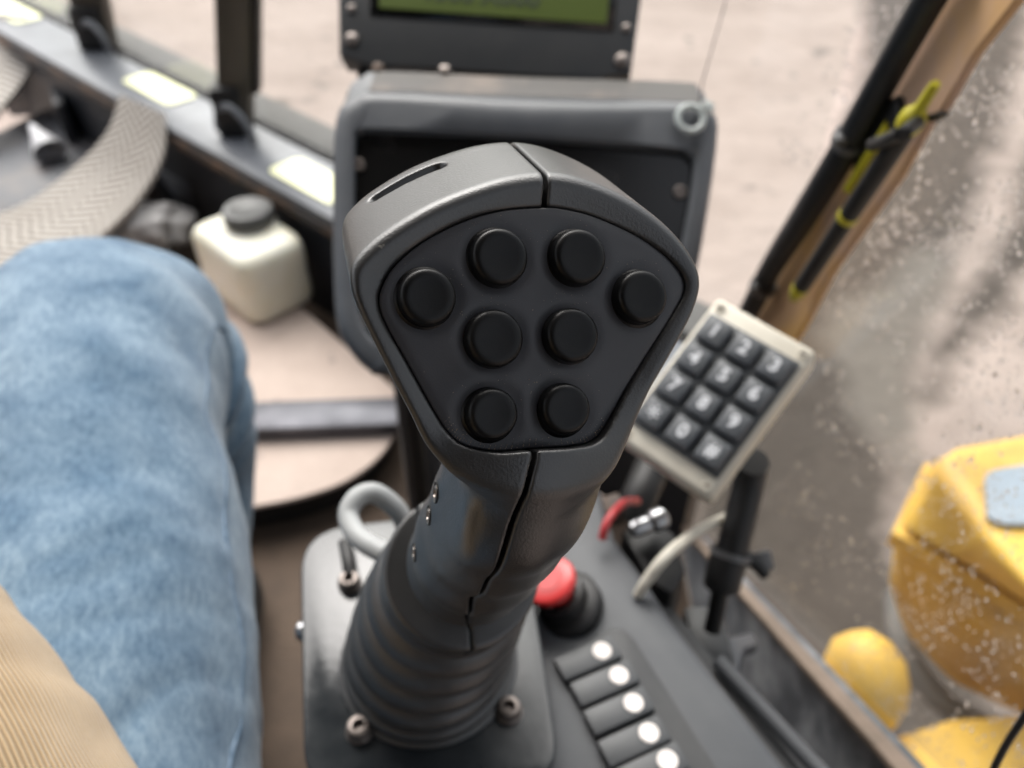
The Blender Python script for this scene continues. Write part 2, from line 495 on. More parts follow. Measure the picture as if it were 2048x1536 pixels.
def catmull(pts, per=8, closed=False):
    pts = [Vector(p) for p in pts]
    n = len(pts)
    out = []
    rngi = range(n) if closed else range(n - 1)
    for i in rngi:
        if closed:
            p0, p1, p2, p3 = pts[(i - 1) % n], pts[i], pts[(i + 1) % n], pts[(i + 2) % n]
        else:
            p0, p1, p2, p3 = pts[max(i - 1, 0)], pts[i], pts[i + 1], pts[min(i + 2, n - 1)]
        for s in range(per):
            t = s / per
            out.append(0.5 * ((2 * p1) + (p2 - p0) * t + (2 * p0 - 5 * p1 + 4 * p2 - p3) * t * t + (3 * p1 - p0 - 3 * p2 + p3) * t ** 3))
    if not closed: out.append(pts[-1])
    return out
def tube(pts, r, seg=14, smoothn=6, uv=None):
    """r: number or list for the control points"""
    if smoothn:
        cp = catmull(pts, smoothn)
        if not isinstance(r, (int, float)):
            rr = [x.x for x in catmull([(q, 0, 0) for q in r], smoothn)]
        else: rr = [r] * len(cp)
    else:
        cp = [Vector(p) for p in pts]
        rr = [r] * len(cp) if isinstance(r, (int, float)) else list(r)
    d = (cp[1] - cp[0]).normalized()
    x = d.orthogonal().normalized()
    rings = []
    for i, p in enumerate(cp):
        a = cp[max(i - 1, 0)]; b = cp[min(i + 1, len(cp) - 1)]
        d2 = (b - a).normalized()
        x = (x - d2 * x.dot(d2)).normalized()
        y = d2.cross(x)
        rings.append([p + (x * math.cos(2 * math.pi * j / seg) + y * math.sin(2 * math.pi * j / seg)) * rr[i] for j in range(seg)])
    return loft(rings, uv=uv)
def lathe(prof, o, axis, seg=40):
    """prof: (radius, height) pairs along axis"""
    x, y, n = basis(axis)
    rings = []
    for r, h in prof:
        rings.append([o + n * h + (x * math.cos(2 * math.pi * j / seg) + y * math.sin(2 * math.pi * j / seg)) * max(r, 1e-5) for j in range(seg)])
    me = loft(rings)
    return sharp(me, 40)
def rounded(poly, r, seg=6):
    """round the corners of a planar polygon given as world points"""
    n = len(poly)
    out = []
    for i in range(n):
        p0, p1, p2 = poly[i - 1], poly[i], poly[(i + 1) % n]
        rr = r[i] if isinstance(r, (list, tuple)) else r
        a = (p0 - p1); b = (p2 - p1)
        ra = min(rr, a.length * 0.45, b.length * 0.45)
        A = p1 + a.normalized() * ra; B = p1 + b.normalized() * ra
        for s in range(seg + 1):
            t = s / seg
            out.append(A * (1 - t) ** 2 + p1 * 2 * t * (1 - t) + B * t * t)
    return out
_txt = {}
def text_mesh(s, size, extrude=0.0002, offset=0.0):
    c = bpy.data.curves.new('txt', 'FONT')
    c.body = s; c.size = size; c.extrude = extrude; c.offset = offset
    c.align_x = 'CENTER'; c.align_y = 'CENTER'
    c.resolution_u = 3
    o = bpy.data.objects.new('txt', c)
    COL.objects.link(o)
    dg = bpy.context.evaluated_depsgraph_get()
    me = bpy.data.meshes.new_from_object(o.evaluated_get(dg))
    bpy.data.objects.remove(o)
    return me
def socket_screw(name, c, n, r, h, parent, m, seg=20):
    s = link(name, lathe([(r * 0.97, -h * 0.2), (r, 0), (r, h * 0.7), (r * 0.9, h * 0.95), (r * 0.8, h), (r * 0.5, h), (r * 0.45, h * 0.96), (r * 0.42, h * 0.4), (0.0001, h * 0.35)], c, n, seg), m, parent)
    return s

# ================================================================== THE SETTING
Z_G = -1.30
g = link('ground', me_from([(-60, -60, Z_G), (60, -60, Z_G), (60, 60, Z_G), (-60, 60, Z_G)], [(0, 1, 2, 3)]), M['ground'], smooth=False)
tag(g, 'pale sandy yard ground outside the cab windows', None, kind='structure')
MUD_A = [(1765, -60), (1728, 120), (1690, 280), (1600, 480), (1480, 700), (1300, 900), (1300, 1250), (1560, 1560), (1850, 1640), (2120, 1640), (2120, 1480),
         (2000, 1380), (1880, 1240), (1800, 1080), (1790, 930), (1800, 820), (1830, 720), (1880, 590), (1940, 440), (1990, 300), (2030, 150), (2060, 20), (2080, -60)]
MUD_B = [(2080, 290), (2045, 330), (2020, 440), (1965, 540), (1900, 620), (1850, 730), (1860, 800), (1920, 720), (1990, 640), (2040, 570), (2100, 500)]
SAND = [(1860, 480), (1905, 560), (1850, 640), (1828, 740), (1835, 880), (1838, 985), (1805, 940), (1760, 905), (1715, 830), (1660, 720), (1640, 650), (1700, 600), (1780, 545)]
def sdf2(poly, X, Y):
    d = np.full(X.shape, 1e9); ins = np.zeros(X.shape, bool); n = len(poly)
    for i in range(n):
        a = poly[i]; b = poly[(i + 1) % n]; e = b - a; L = e @ e
        if L < 1e-12: continue
        pu, pv = X - a[0], Y - a[1]
        t = np.clip((pu * e[0] + pv * e[1]) / L, 0, 1)
        d = np.minimum(d, (pu - t * e[0]) ** 2 + (pv - t * e[1]) ** 2)
        c = ((a[1] <= Y) & (b[1] > Y)) | ((b[1] <= Y) & (a[1] > Y))
        dy = b[1] - a[1]
        ins ^= c & (X < a[0] + (Y - a[1]) / (dy if abs(dy) > 1e-12 else 1e-12) * e[0])
    return np.where(ins, -np.sqrt(d), np.sqrt(d))
def ground_poly(pix):
    return np.array([(p.x, p.y) for p in catmull([Zp(a, b, Z_G) for a, b in pix], 5, closed=True)])
mp_ = [ground_poly(q) for q in (MUD_A, MUD_B, SAND)]
x0_, x1_, y0_, y1_ = 0.2, 8.0, -0.5, 10.0
gxn, gyn = 100, 130
GX_, GY_ = np.meshgrid(np.linspace(x0_, x1_, gxn), np.linspace(y0_, y1_, gyn), indexing='ij')
def soft(d, wd): return np.clip(0.5 - d / (2 * wd), 0, 1)
sm = [sdf2(q, GX_, GY_) for q in mp_]
m_mud = np.maximum(soft(sm[0], 0.22), soft(sm[1], 0.16))
m_sand = soft(sm[2], 0.15)
verts = [(float(GX_[i, j]), float(GY_[i, j]), Z_G + 0.004) for i in range(gxn) for j in range(gyn)]
faces = [(i * gyn + j, (i + 1) * gyn + j, (i + 1) * gyn + j + 1, i * gyn + j + 1) for i in range(gxn - 1) for j in range(gyn - 1)]
me = me_from(verts, faces)
for nm_, arr in (('mud', m_mud), ('sand', m_sand)):
    at_ = me.attributes.new(nm_, 'FLOAT', 'POINT')
    at_.data.foreach_set('value', arr.astype(np.float32).ravel())
def yard_mat():
    m = mat('yard_mud', (0.30, 0.245, 0.215), 0.9, col2=(0.225, 0.178, 0.152), nscale=1.1, nlo=0.42, nhi=0.72, bump=0.6, bscale=5, bdist=0.05,
            speck=(0.15, 0.125, 0.11), speck_scale=4.0, speck_lo=0.66, detail=8)
    t = m.node_tree; b = t.nodes['Principled BSDF']
    cur = b.inputs['Base Color'].links[0].from_socket
    tc = node(t, 'ShaderNodeTexCoord')
    for nm_, ca, cb, sc_ in (('mud', (0.022, 0.016, 0.012), (0.070, 0.056, 0.044), 2.0), ('sand', (0.15, 0.13, 0.108), (0.085, 0.073, 0.062), 2.5)):
        at = node(t, 'ShaderNodeAttribute', attribute_name=nm_)
        n = node(t, 'ShaderNodeTexNoise'); n.inputs['Scale'].default_value = sc_ * 1.6; n.inputs['Detail'].default_value = 8; n.inputs['Roughness'].default_value = 0.65
        t.links.new(tc.outputs['Object'], n.inputs['Vector'])
        ad = node(t, 'ShaderNodeMath', operation='MULTIPLY_ADD'); ad.inputs[1].default_value = 0.9; ad.inputs[2].default_value = -0.45
        t.links.new(n.outputs['Fac'], ad.inputs[0])
        sm_ = node(t, 'ShaderNodeMath', operation='ADD')
        t.links.new(at.outputs['Fac'], sm_.inputs[0]); t.links.new(ad.outputs[0], sm_.inputs[1])
        r = node(t, 'ShaderNodeMapRange'); r.inputs['From Min'].default_value = 0.30; r.inputs['From Max'].default_value = 0.72
        t.links.new(sm_.outputs[0], r.inputs['Value'])
        mc = node(t, 'ShaderNodeMix', data_type='RGBA'); mc.inputs['A'].default_value = (*ca, 1); mc.inputs['B'].default_value = (*cb, 1)
        t.links.new(n.outputs['Fac'], mc.inputs['Factor'])
        mx = node(t, 'ShaderNodeMix', data_type='RGBA')
        t.links.new(r.outputs[0], mx.inputs['Factor']); t.links.new(cur, mx.inputs['A']); t.links.new(mc.outputs['Result'], mx.inputs['B'])
        cur = mx.outputs['Result']
    t.links.new(cur, b.inputs['Base Color'])
    return m
tag(link('ground_mud', me, yard_mat(), smooth=False), 'dark wet mud with pale dry streaks on the yard right of the cab', None, kind='structure')

WX = 0.24                           # inside face of the right wall of the cab
floor = link('floor', me_from([(-1.3, -0.9, 0), (WX, -0.9, 0), (WX, 0.70, 0), (-1.3, 2.15, 0)], [(0, 1, 2, 3)]), M['floor'], smooth=False)
tag(floor, 'brown dusty cab floor', None, kind='structure')
# floor underside so that the cab floor has thickness
und = prism([Vector((-1.3, -0.9, -0.06)), Vector((WX, -0.9, -0.06)), Vector((WX, 0.70, -0.06)), Vector((-1.3, 2.15, -0.06))], Vector((0, 0, 0.055)))
tag(link('floor_underside', und, M['navy'], smooth=False), 'steel plate under the cab floor', None, kind='structure')

# unseen roof and rear wall of the cab, shaped to shade the inside
roof = box(Vector((-0.45, -0.08, 1.80)), Vector((1, 0, 0)), Vector((0, 1, 0)), Vector((0, 0, 1)), 1.6, 1.74, 0.08, 0.02)
tag(link('ceiling', roof, M['liner']), 'unseen dark grey cab roof lining overhead, shading the cab', None, kind='structure')
rear = box(Vector((-0.45, -0.95, 0.9)), Vector((1, 0, 0)), Vector((0, 1, 0)), Vector((0, 0, 1)), 1.6, 0.06, 1.72, 0.02)
tag(link('wall_rear', rear, M['liner']), 'unseen dark rear wall shading the cab from behind', None, kind='structure')

lw_ = box(Vector((-1.28, 0.35, 0.45)), Vector((1, 0, 0)), Vector((0, 1, 0)), Vector((0, 0, 1)), 0.05, 2.6, 0.9, 0.01)  # out of view, added to keep light from the left off the grip
tag(link('wall_left', lw_, M['liner']), 'unseen dark lower door panel added at the left of the cab', None, kind='structure')

# ---- angled front wall with sill, from the corner pillar away to the left
SA = Zp(650, 420, 0.25); SB = Zp(320, 235, 0.25)
sd = (SB - SA).normalized()
S0 = SA - sd * ((SA.x - WX) / (-sd.x)) if False else SA + sd * ((WX - SA.x) / sd.x)
S1 = SA + sd * 1.75
sn = Vector((-sd.y, sd.x, 0))
if sn.y < 0: sn = -sn                # outward
wall = prism([S0 - Vector((0, 0, 0.25)), S1 - Vector((0, 0, 0.25)), S1 - Vector((0, 0, 0.012)), S0 - Vector((0, 0, 0.012))], sn * 0.03)
tag(link('wall_front', wall, M['navy'], smooth=False), 'dark navy lower front wall of the cab under the sill', None, kind='structure')
SW = 0.115
sill = thing('window_sill', 'long light grey metal sill running diagonally at upper left', 'sill', SA)
link('ledge', prism([S0 - sn * 0.012, S1 - sn * 0.012, S1 + sn * SW, S0 + sn * SW], Vector((0, 0, -0.014)), 0.004, 2), M['sill'], sill)
link('lip', prism([S0 - sn * 0.016 + Vector((0, 0, -0.016)), S1 - sn * 0.016 + Vector((0, 0, -0.016)), S1 - sn * 0.004 + Vector((0, 0, -0.016)), S0 - sn * 0.004 + Vector((0, 0, -0.016))], Vector((0, 0, -0.022)), 0.002, 1), M['rust'], sill, label='rusty lower lip of the sill')
link('sill_reflection', prism([S0 + sn * (SW + 0.022), S1 + sn * (SW + 0.022), S1 + sn * (SW + 0.10), S0 + sn * (SW + 0.10)], Vector((0, 0, -0.03)), 0.004, 2), M['rail'], sill)  # solid band added in place of the sill's mirror image in the glass

def along(s, off=0.0, z=0.25):       # point on the sill line
    p = SA + sd * s + sn * off
    return Vector((p.x, p.y, z))
def sill_s(px, py):
    return (Zp(px, py, 0.25) - SA).dot(sd)
# front glass
gz0, gz1 = 0.2505, 1.70
ga, gb = S0 + sn * (SW + 0.010), S1 + sn * (SW + 0.010)
fw = thing('front_window', 'large clear front window pane standing on the grey sill', 'window', ga)
link('pane', prism([Vector((ga.x, ga.y, gz0)), Vector((gb.x, gb.y, gz0)), Vector((gb.x, gb.y, gz1)), Vector((ga.x, ga.y, gz1))], sn * 0.005), M['pane_front'], fw, smooth=False)
# reflective stickers
labs = ['yellow white rectangular sticker at the far left end of the grey sill',
        'yellow white rectangular sticker on the sill between the two dark posts',
        'yellow white rectangular sticker on the sill beside the dashboard panel']
for (px, py, L), lab in zip([(75, 12, 0.22), (336, 172, 0.205), (628, 362, 0.19)], labs):
    c = Zp(px, py, 0.25)
    s = (c - SA).dot(sd); o_ = (c - SA).dot(sn)
    c = along(s, min(max(o_, 0.03), SW - 0.04), 0.2515)
    pl = [c + sd * (sx * L / 2) + sn * (sy * 0.036) for sx, sy in ((-1, -1), (1, -1), (1, 1), (-1, 1))]
    st = link('reflective_sticker', prism(rounded(pl, 0.018, 4), Vector((0, 0, 0.0012))), M['sticker'])
    tag(st, lab, 'sticker', 'yellow stickers along the sill')
# dark posts standing on the sill with a loop of wire at the foot
def post(px0, px1, py_foot, label, rails, top_px):
    foot = Zp((px0 + px1) / 2, py_foot, 0.25)
    t = (foot - CAM).dot(Vector((0, CP, -SP)))
    wd = (px1 - px0) * t / FPX
    th = thing('window_post', label, 'post', foot, 'dark posts on the sill')
    rt = ray(*top_px); tp_ = CAM + rt * ((foot.y - CAM.y) / rt.y)
    pd_ = (tp_ - foot).normalized()
    link('post', box(foot + pd_ * 0.72, Vector((1, 0, 0)), Vector((0, 1, 0)), pd_, wd, 0.05, 1.44, 0.006), M['post'], th)
    if rails:
        link('edge_strip', box(foot + Vector((wd * 0.62, 0.004, 0)) + pd_ * 0.76, Vector((1, 0, 0)), Vector((0, 1, 0)), pd_, wd * 0.22, 0.035, 1.36, 0.004), M['black'], th)
    link('foot_boot', box(foot + Vector((0.003, -0.004, 0.05)), Vector((1, 0, 0)), Vector((0, 1, 0)), Vector((0, 0, 1)), wd * 0.92, 0.066, 0.10, 0.01), M['black'], th)
    lp = []
    c = foot + Vector((wd * 0.3, -0.05, 0.012))
    for k in range(11):
        a = math.pi * k / 10
        lp.append(c + sd * (-0.055 * math.cos(a)) + Vector((0, 0, 0.06 * math.sin(a))) - sn * 0.01 * k / 10)
    link('wire_loop', tube(lp, 0.007, 8, 2), M['sill'], th)
    return th
post(165, 232, 92, 'short dark post at top left of the sill', False, (160, -100))
post(442, 505, 262, 'tall dark brown post left of the dashboard panel', True, (468, -100))

# ---- floor platform, jug, pedals
ZP_ = 0.07
plat_px = [(150, 520), (420, 560), (592, 604), (690, 690), (805, 790), (800, 850), (760, 915), (690, 965), (600, 995), (500, 1014), (300, 1040), (100, 1040)]
pl = [Zp(a, b, ZP_) for a, b in plat_px]
plat = prism(rounded(pl, 0.05, 4), Vector((0, 0, -0.009)), 0.003, 2)
pc_ = sum(pl, Vector()) / len(pl)
undp = prism(rounded([p + (pc_ - p).normalized() * 0.02 + Vector((0, 0, -0.0095)) for p in pl], 0.05, 4), Vector((0, 0, -0.056)))
tag(link('platform_base', undp, M['black']), 'black base under the beige floor plate', None, kind='structure')
tag(link('floor_platform', plat, M['platform']), 'raised beige dirt covered floor plate with curved edge', None, kind='structure')
# dark toe space under the plate
a = Zp(250, 862, ZP_ + 0.002); b = Zp(800, 842, ZP_ + 0.002)
dd = (b - a).normalized(); dn = Vector((-dd.y, dd.x, 0))
bar = thing('floor_bar', 'dark grey flat steel bar lying across the beige floor plate', 'bar', a)
link('bar', box((a + b) / 2 + Vector((0, 0, 0.012)), dd, dn, Vector((0, 0, 1)), (b - a).length, 0.062, 0.024, 0.004), M['strip'], bar)

# jug
jl = Zp(392, 445, 0.225); jf = Zp(532, 548, 0.225); jr = Zp(606, 482, 0.225)
jx = (jl - jf); jy = (jr - jf); Lx = jx.length; Ly = 0.135
jx.normalize(); jy = Vector((-jx.y, jx.x, 0)); jy = jy if jy.dot(jr - jf) > 0 else -jy
Lx *= 0.86; Ly = 0.135
jc = Zp(491, 470, 0.195)
jug = thing('jug', 'squat translucent white plastic jug with dark cap on the floor', 'jug', Vector((jc.x, jc.y, ZP_)))
rings = []
for h, k in [(0.0, 0.90), (0.006, 0.97), (0.018, 1.0), (0.05, 1.0), (0.062, 0.985), (0.075, 1.0), (0.108, 1.0), (0.120, 0.975), (0.128, 0.92), (0.133, 0.80), (0.136, 0.55), (0.138, 0.3)]:
    pts = [Vector((jc.x, jc.y, ZP_ + h)) + jx * (sx * Lx / 2 * k) + jy * (sy * Ly / 2 * k) for sx, sy in ((-1, -1), (1, -1), (1, 1), (-1, 1))]
    rings.append(rounded(pts, 0.035, 6))
link('body', loft(rings), M['jug'], jug)
cc = Zp(500, 442, ZP_ + 0.14)
cc = Vector((cc.x, cc.y, ZP_ + 0.128))
link('neck', lathe([(0.046, -0.01), (0.046, 0.006), (0.036, 0.014), (0.036, 0.026)], cc, Vector((0, 0, 1)), 28), M['jug'], jug)
prof = [(0.042, 0.012), (0.044, 0.015), (0.044, 0.034), (0.041, 0.038), (0.034, 0.039), (0.030, 0.037), (0.0001, 0.037)]
link('cap', lathe(prof, cc, Vector((0, 0, 1)), 32), M['jug_cap'], jug)

def pedal(left, right, zs, name, label):
    Ls = catmull([Zp(x, y, z) for (x, y), z in zip(left, zs)], 5)
    Rs = catmull([Zp(x, y, z) for (x, y), z in zip(right, zs)], 5)
    n = len(Ls); W = 9
    verts, uvs, faces = [], [], []
    ln = 0
    for i in range(n):
        if i: ln += ((Ls[i] + Rs[i]) / 2 - (Ls[i - 1] + Rs[i - 1]) / 2).length
        for j in range(W):
            verts.append(Ls[i].lerp(Rs[i], j / (W - 1))); uvs.append((j / (W - 1), ln))
    nv = len(verts)
    for i in range(n):
        for j in range(W):
            verts.append(verts[i * W + j] - Vector((0, 0.003, 0.012))); uvs.append(uvs[i * W + j])
    for i in range(n - 1):
        for j in range(W - 1):
            q = (i * W + j, i * W + j + 1, (i + 1) * W + j + 1, (i + 1) * W + j)
            faces.append(q); faces.append(tuple(nv + k for k in reversed(q)))
    rim = [j for j in range(W)] + [i * W + W - 1 for i in range(1, n)] + [(n - 1) * W + j for j in range(W - 2, -1, -1)] + [i * W for i in range(n - 2, 0, -1)]
    for k in range(len(rim)):
        a_, b_ = rim[k], rim[(k + 1) % len(rim)]
        faces.append((a_, nv + a_, nv + b_, b_))
    me = me_from(verts, faces)
    ul = me.uv_layers.new(name='UVMap')
    for l in me.loops: ul.data[l.index].uv = uvs[l.vertex_index]
    sharp(me, 50)
    mid = (Ls[n // 2] + Rs[n // 2]) / 2
    th = thing(name, label, 'pedal', Vector((mid.x, mid.y, 0.0)), 'foot pedals')
    link('tread_pad', me, M['tread'], th)
    return th, Ls, Rs
pd, L_, R_ = pedal([(240, 188), (214, 262), (150, 332), (60, 400), (-40, 440), (-160, 480)],
                   [(330, 228), (326, 306), (280, 390), (200, 472), (110, 532), (-10, 595)],
                   [0.27, 0.22, 0.17, 0.14, 0.13, 0.13], 'foot_pedal', 'long pale pedal with herringbone tread right of the other pedal')
m_ = (L_[8] + R_[8]) / 2
link('support_arm', prism([m_ + Vector((-0.04, 0.03, -0.03)), m_ + Vector((0.04, 0.03, -0.03)), Vector((m_.x + 0.05, m_.y + 0.10, 0.0)), Vector((m_.x - 0.05, m_.y + 0.10, 0.0))], Vector((0, 0.03, 0)), 0.003), M['bracket'], pd)
pd2, L_, R_ = pedal([(-120, 20), (-130, 80), (-150, 160), (-180, 260)], [(52, 30), (72, 78), (52, 150), (-20, 240)], [0.26, 0.22, 0.17, 0.13], 'foot_pedal',
                    'pale ribbed pedal cut off by the left photo edge')
m_ = (L_[8] + R_[8]) / 2
link('support_arm', prism([m_ + Vector((-0.04, 0.03, -0.03)), m_ + Vector((0.04, 0.03, -0.03)), Vector((m_.x + 0.05, m_.y + 0.10, 0.0)), Vector((m_.x - 0.05, m_.y + 0.10, 0.0))], Vector((0, 0.03, 0)), 0.003), M['bracket'], pd2)
# grey bracket on the floor under the pedal, with bolts
def pix_prism(name, pix, z, ext, m, parent=None, bev=0.004, **kw):
    return link(name, prism([Zp(a, b, z) for a, b in pix], ext, bev, 2), m, parent, **kw)
br = thing('pedal_bracket', 'dark grey angled steel bracket under the pale pedal', 'bracket', Zp(320, 370, 0.0))
pix_prism('base', [(262, 328), (300, 318), (382, 372), (346, 420), (268, 395)], 0.055, Vector((0, 0, -0.05)), M['bracket'], br)
pix_prism('flange', [(282, 300), (372, 360), (380, 376), (284, 318)], 0.11, Vector((0, 0, -0.09)), M['bracket'], br)
for px, py in ((318, 384), (345, 366)):
    c = Zp(px, py, 0.056)
    link('bolt', lathe([(0.010, 0), (0.010, 0.006), (0.007, 0.009), (0.0001, 0.0095)], c, Vector((0, 0, 1)), 12), M['rust'], br)
bx_ = thing('pedal_box', 'black steel box behind the pedals under the sill', 'box', Zp(130, 300, 0.0))
pix_prism('lid', [(-80, 300), (95, 215), (200, 262), (235, 300), (120, 400), (-60, 470)], 0.06, Vector((0, 0, -0.055)), M['bracket'], bx_)
pix_prism('side', [(92, 130), (112, 128), (128, 205), (106, 210)], 0.16, Vector((0, 0, -0.10)), M['navy'], bx_)
for px, py in ((107, 225), (133, 240)):
    c = Zp(px, py, 0.062)
    link('bolt', lathe([(0.012, 0), (0.012, 0.008), (0.008, 0.012), (0.0001, 0.0125)], c, Vector((0, 0, 1)), 12), M['rust'], bx_)
# pale frame leaning at the wall behind the pedal
fr = thing('metal_bracket', 'thin pale U-shaped metal frame on the wall behind the pedal', 'bracket', Zp(225, 215, 0.1))
link('rail', tube([Zp(207, 150, 0.20), Zp(214, 225, 0.12)], 0.007, 8, 0), M['sill'], fr)
link('rail', tube([Zp(205, 152, 0.202), Zp(252, 188, 0.21)], 0.009, 8, 0), M['sill'], fr)
# small pale cone by the pedals
ct = thing('plastic_funnel', 'small pale plastic funnel lying between the pedals', 'funnel', Zp(92, 285, 0.09))
a = Zp(62, 250, 0.12); b = Zp(98, 302, 0.085)
link('cone', lathe([(0.006, 0.0), (0.016, 0.035), (0.034, 0.085), (0.038, 0.10), (0.034, 0.10), (0.004, 0.02)], a, (b - a), 24), M['cone'], ct)
# crumpled clear bag
bm = bmesh.new()
bmesh.ops.create_icosphere(bm, subdivisions=4, radius=1.0)
from mathutils import noise as mn
bc = Zp(290, 458, 0.09)
for v in bm.verts:
    k = 1 + 0.35 * mn.noise(v.co * 2.2) + 0.22 * abs(mn.noise(v.co * 5.5)) 
    v.co = Vector((v.co.x * 0.085 * k, v.co.y * 0.06 * k, v.co.z * 0.05 * k)) + bc + Vector((0, 0, 0.0))
me = bpy.data.meshes.new('bag'); bm.to_mesh(me); bm.free()
tag(link('plastic_bag', me, M['bag']), 'crumpled translucent plastic bag on the floor behind the knee', 'bag')
# rusty tangle (old hose fitting) behind the jug
hf = thing('hose_fitting', 'brown rusty hose fitting behind the white jug', 'fitting', Zp(440, 350, 0.0))
link('hose', tube([Zp(405, 330, 0.04), Zp(432, 318, 0.12), Zp(460, 340, 0.12), Zp(470, 372, 0.04)], 0.016, 10, 6), M['rust'], hf)
link('elbow', tube([Zp(425, 360, 0.03), Zp(470, 350, 0.09), Zp(505, 375, 0.08), Zp(520, 392, 0.02)], 0.018, 10, 6), M['black'], hf)

# ---- right wall, window, corner pillar
sl0 = Xp(1440, 1137, WX); sl1 = Xp(1780, 1520, WX)
sdir_ = (sl1 - sl0).normalized()
w0 = sl0 - sdir_ * ((sl0.y - 0.70) / sdir_.y) if False else sl0 + sdir_ * ((0.70 - sl0.y) / sdir_.y)
w1 = sl1 + sdir_ * 0.35
rw = prism([Vector((WX + 0.004, w0.y, 0.0)), Vector((WX + 0.004, w1.y, 0.0)), Vector((WX + 0.004, w1.y, w1.z)), Vector((WX + 0.004, w0.y, max(w0.z, 0.02)))], Vector((0.014, 0, 0)))
M['dusty'] = mat('dusty_wall', (0.075, 0.088, 0.105), 0.5, col2=(0.34, 0.36, 0.385), nscale=16, nlo=0.42, nhi=0.68, detail=8)
tag(link('wall_right', rw, M['dusty'], smooth=False), 'dusty dark blue lower wall below the side window', None, kind='structure')
side = thing('side_window', 'rain spotted side window at right with yellow machine behind', 'window', Vector((WX, 0.4, 0.3)))
link('edge_trim', prism([Vector((WX - 0.004, w0.y, w0.z - 0.004)), Vector((WX - 0.004, w1.y, w1.z - 0.004)), Vector((WX - 0.004, w1.y, w1.z + 0.004)), Vector((WX - 0.004, w0.y, w0.z + 0.004))], Vector((0.014, 0, 0)), 0.001, 1), mat('trim_beige', (0.24, 0.18, 0.14), 0.6, col2=(0.17, 0.13, 0.1), nscale=40), side)
GX = WX + 0.022
p_b = Xp(1560, 660, WX); p_t = Xp(2010, 0, WX)
pdir = (p_t - p_b).normalized()
ptop = p_b + pdir * 1.1
link('pane', prism([Vector((GX, w0.y, w0.z + 0.007)), Vector((GX, w1.y, w1.z + 0.007)), Vector((GX, w1.y, 1.6)), Vector((GX, ptop.y, 1.6)), Vector((GX, p_b.y + 0.03, p_b.z))], Vector((0.005, 0, 0))), M['pane_side'], side, smooth=False)

# pillar: tan board with black rubber strip in front, cable ties, black tube with yellow caps
pil = thing('corner_pillar', 'tan painted slanted corner pillar between the front and side windows', 'pillar', p_b)
def Pp(px, py, dx=0.0): return Xp(px, py, WX - dx)
tan_px = [(1880, -60), (2066, -60), (2030, 0), (1945, 109), (1882, 219), (1851, 250), (1796, 352), (1718, 461), (1660, 545), (1600, 660), (1560, 720), (1480, 720), (1520, 600), (1700, 280)]
link('board', prism([Pp(a, b) for a, b in tan_px], Vector((0.006, 0, 0)), 0.001, 1), M['tan'], pil)
tp = [Pp(a, b, 0.012) for a, b in [(1915, -90), (1858, 0), (1773, 150), (1715, 255), (1665, 341), (1607, 435), (1540, 540), (1508, 605), (1460, 690)]]
link('rubber_strip', tube(tp, [0.0092, 0.0092, 0.0094, 0.0100, 0.0105, 0.0108, 0.0100, 0.0100, 0.0100], 14, 4), M['black_blue'], pil)
for px, py in ((1700, 280), (1526, 572)):
    c = Pp(px, py, 0.012)
    x, y, n = basis(pdir)
    link('cable_tie', lathe([(0.0108, -0.003), (0.0122, -0.003), (0.0122, 0.003), (0.0108, 0.003)], c, pdir, 20), M['zip'], pil)
    link('cable_tie', box(c + Vector((-0.010, -0.008, 0.004)), Vector((1, 0, 0)), pdir, Vector((1, 0, 0)).cross(pdir), 0.008, 0.006, 0.007, 0.001), M['zip'], pil)
tl = thing('grease_tube', 'slim black tube with yellow nozzle cap strapped to the tan pillar', 'tube', Pp(1700, 420, 0.012))
q0, q1 = Pp(1812, 258, 0.012), Pp(1604, 572, 0.012)
qd = (q1 - q0).normalized()
link('tube', tube([q0, q0.lerp(q1, 0.33), q0.lerp(q1, 0.66), q1], 0.0066, 16, 2), M['black'], tl)
link('nozzle', lathe([(0.0072, 0.0), (0.0076, 0.004), (0.0073, 0.009), (0.005, 0.013), (0.0034, 0.015), (0.0030, 0.032), (0.0024, 0.034), (0.0001, 0.034)], q0 - qd * 0.002, -qd, 20), M['yellow'], tl)
link('end_cap', lathe([(0.0062, 0.0), (0.0068, 0.002), (0.0066, 0.008), (0.0035, 0.020), (0.0001, 0.022)], q1, qd, 20), M['yellow'], tl)
link('yellow_band', lathe([(0.0066, -0.003), (0.0071, -0.002), (0.0071, 0.002), (0.0066, 0.003)], q0.lerp(q1, 0.48), qd, 20), M['yellow'], tl)
rod0, rod1 = Pp(1782, 250, 0.004), Pp(1700, 378, 0.004)
link('side_rod', tube([rod0, rod1], 0.0045, 10, 0), M['yellow'], tl)
link('strap', tube([Pp(1745, 290, 0.02), Pp(1800, 268, 0.027), Pp(1835, 245, 0.012)], 0.004, 8, 4), M['black'], tl)
link('holder', prism([Pp(a, b, 0.006) for a, b in [(1770, 200), (1792, 190), (1795, 235), (1770, 275), (1720, 345), (1700, 350), (1715, 290)]], Vector((0.006, 0, 0)), 0.002, 1), M['black'], tl)
link('clip', prism([Pp(a, b, 0.004) for a, b in [(1845, 232), (1875, 222), (1885, 226), (1858, 245)]], Vector((0.006, 0, 0)), 0.001, 1), M['black'], tl)

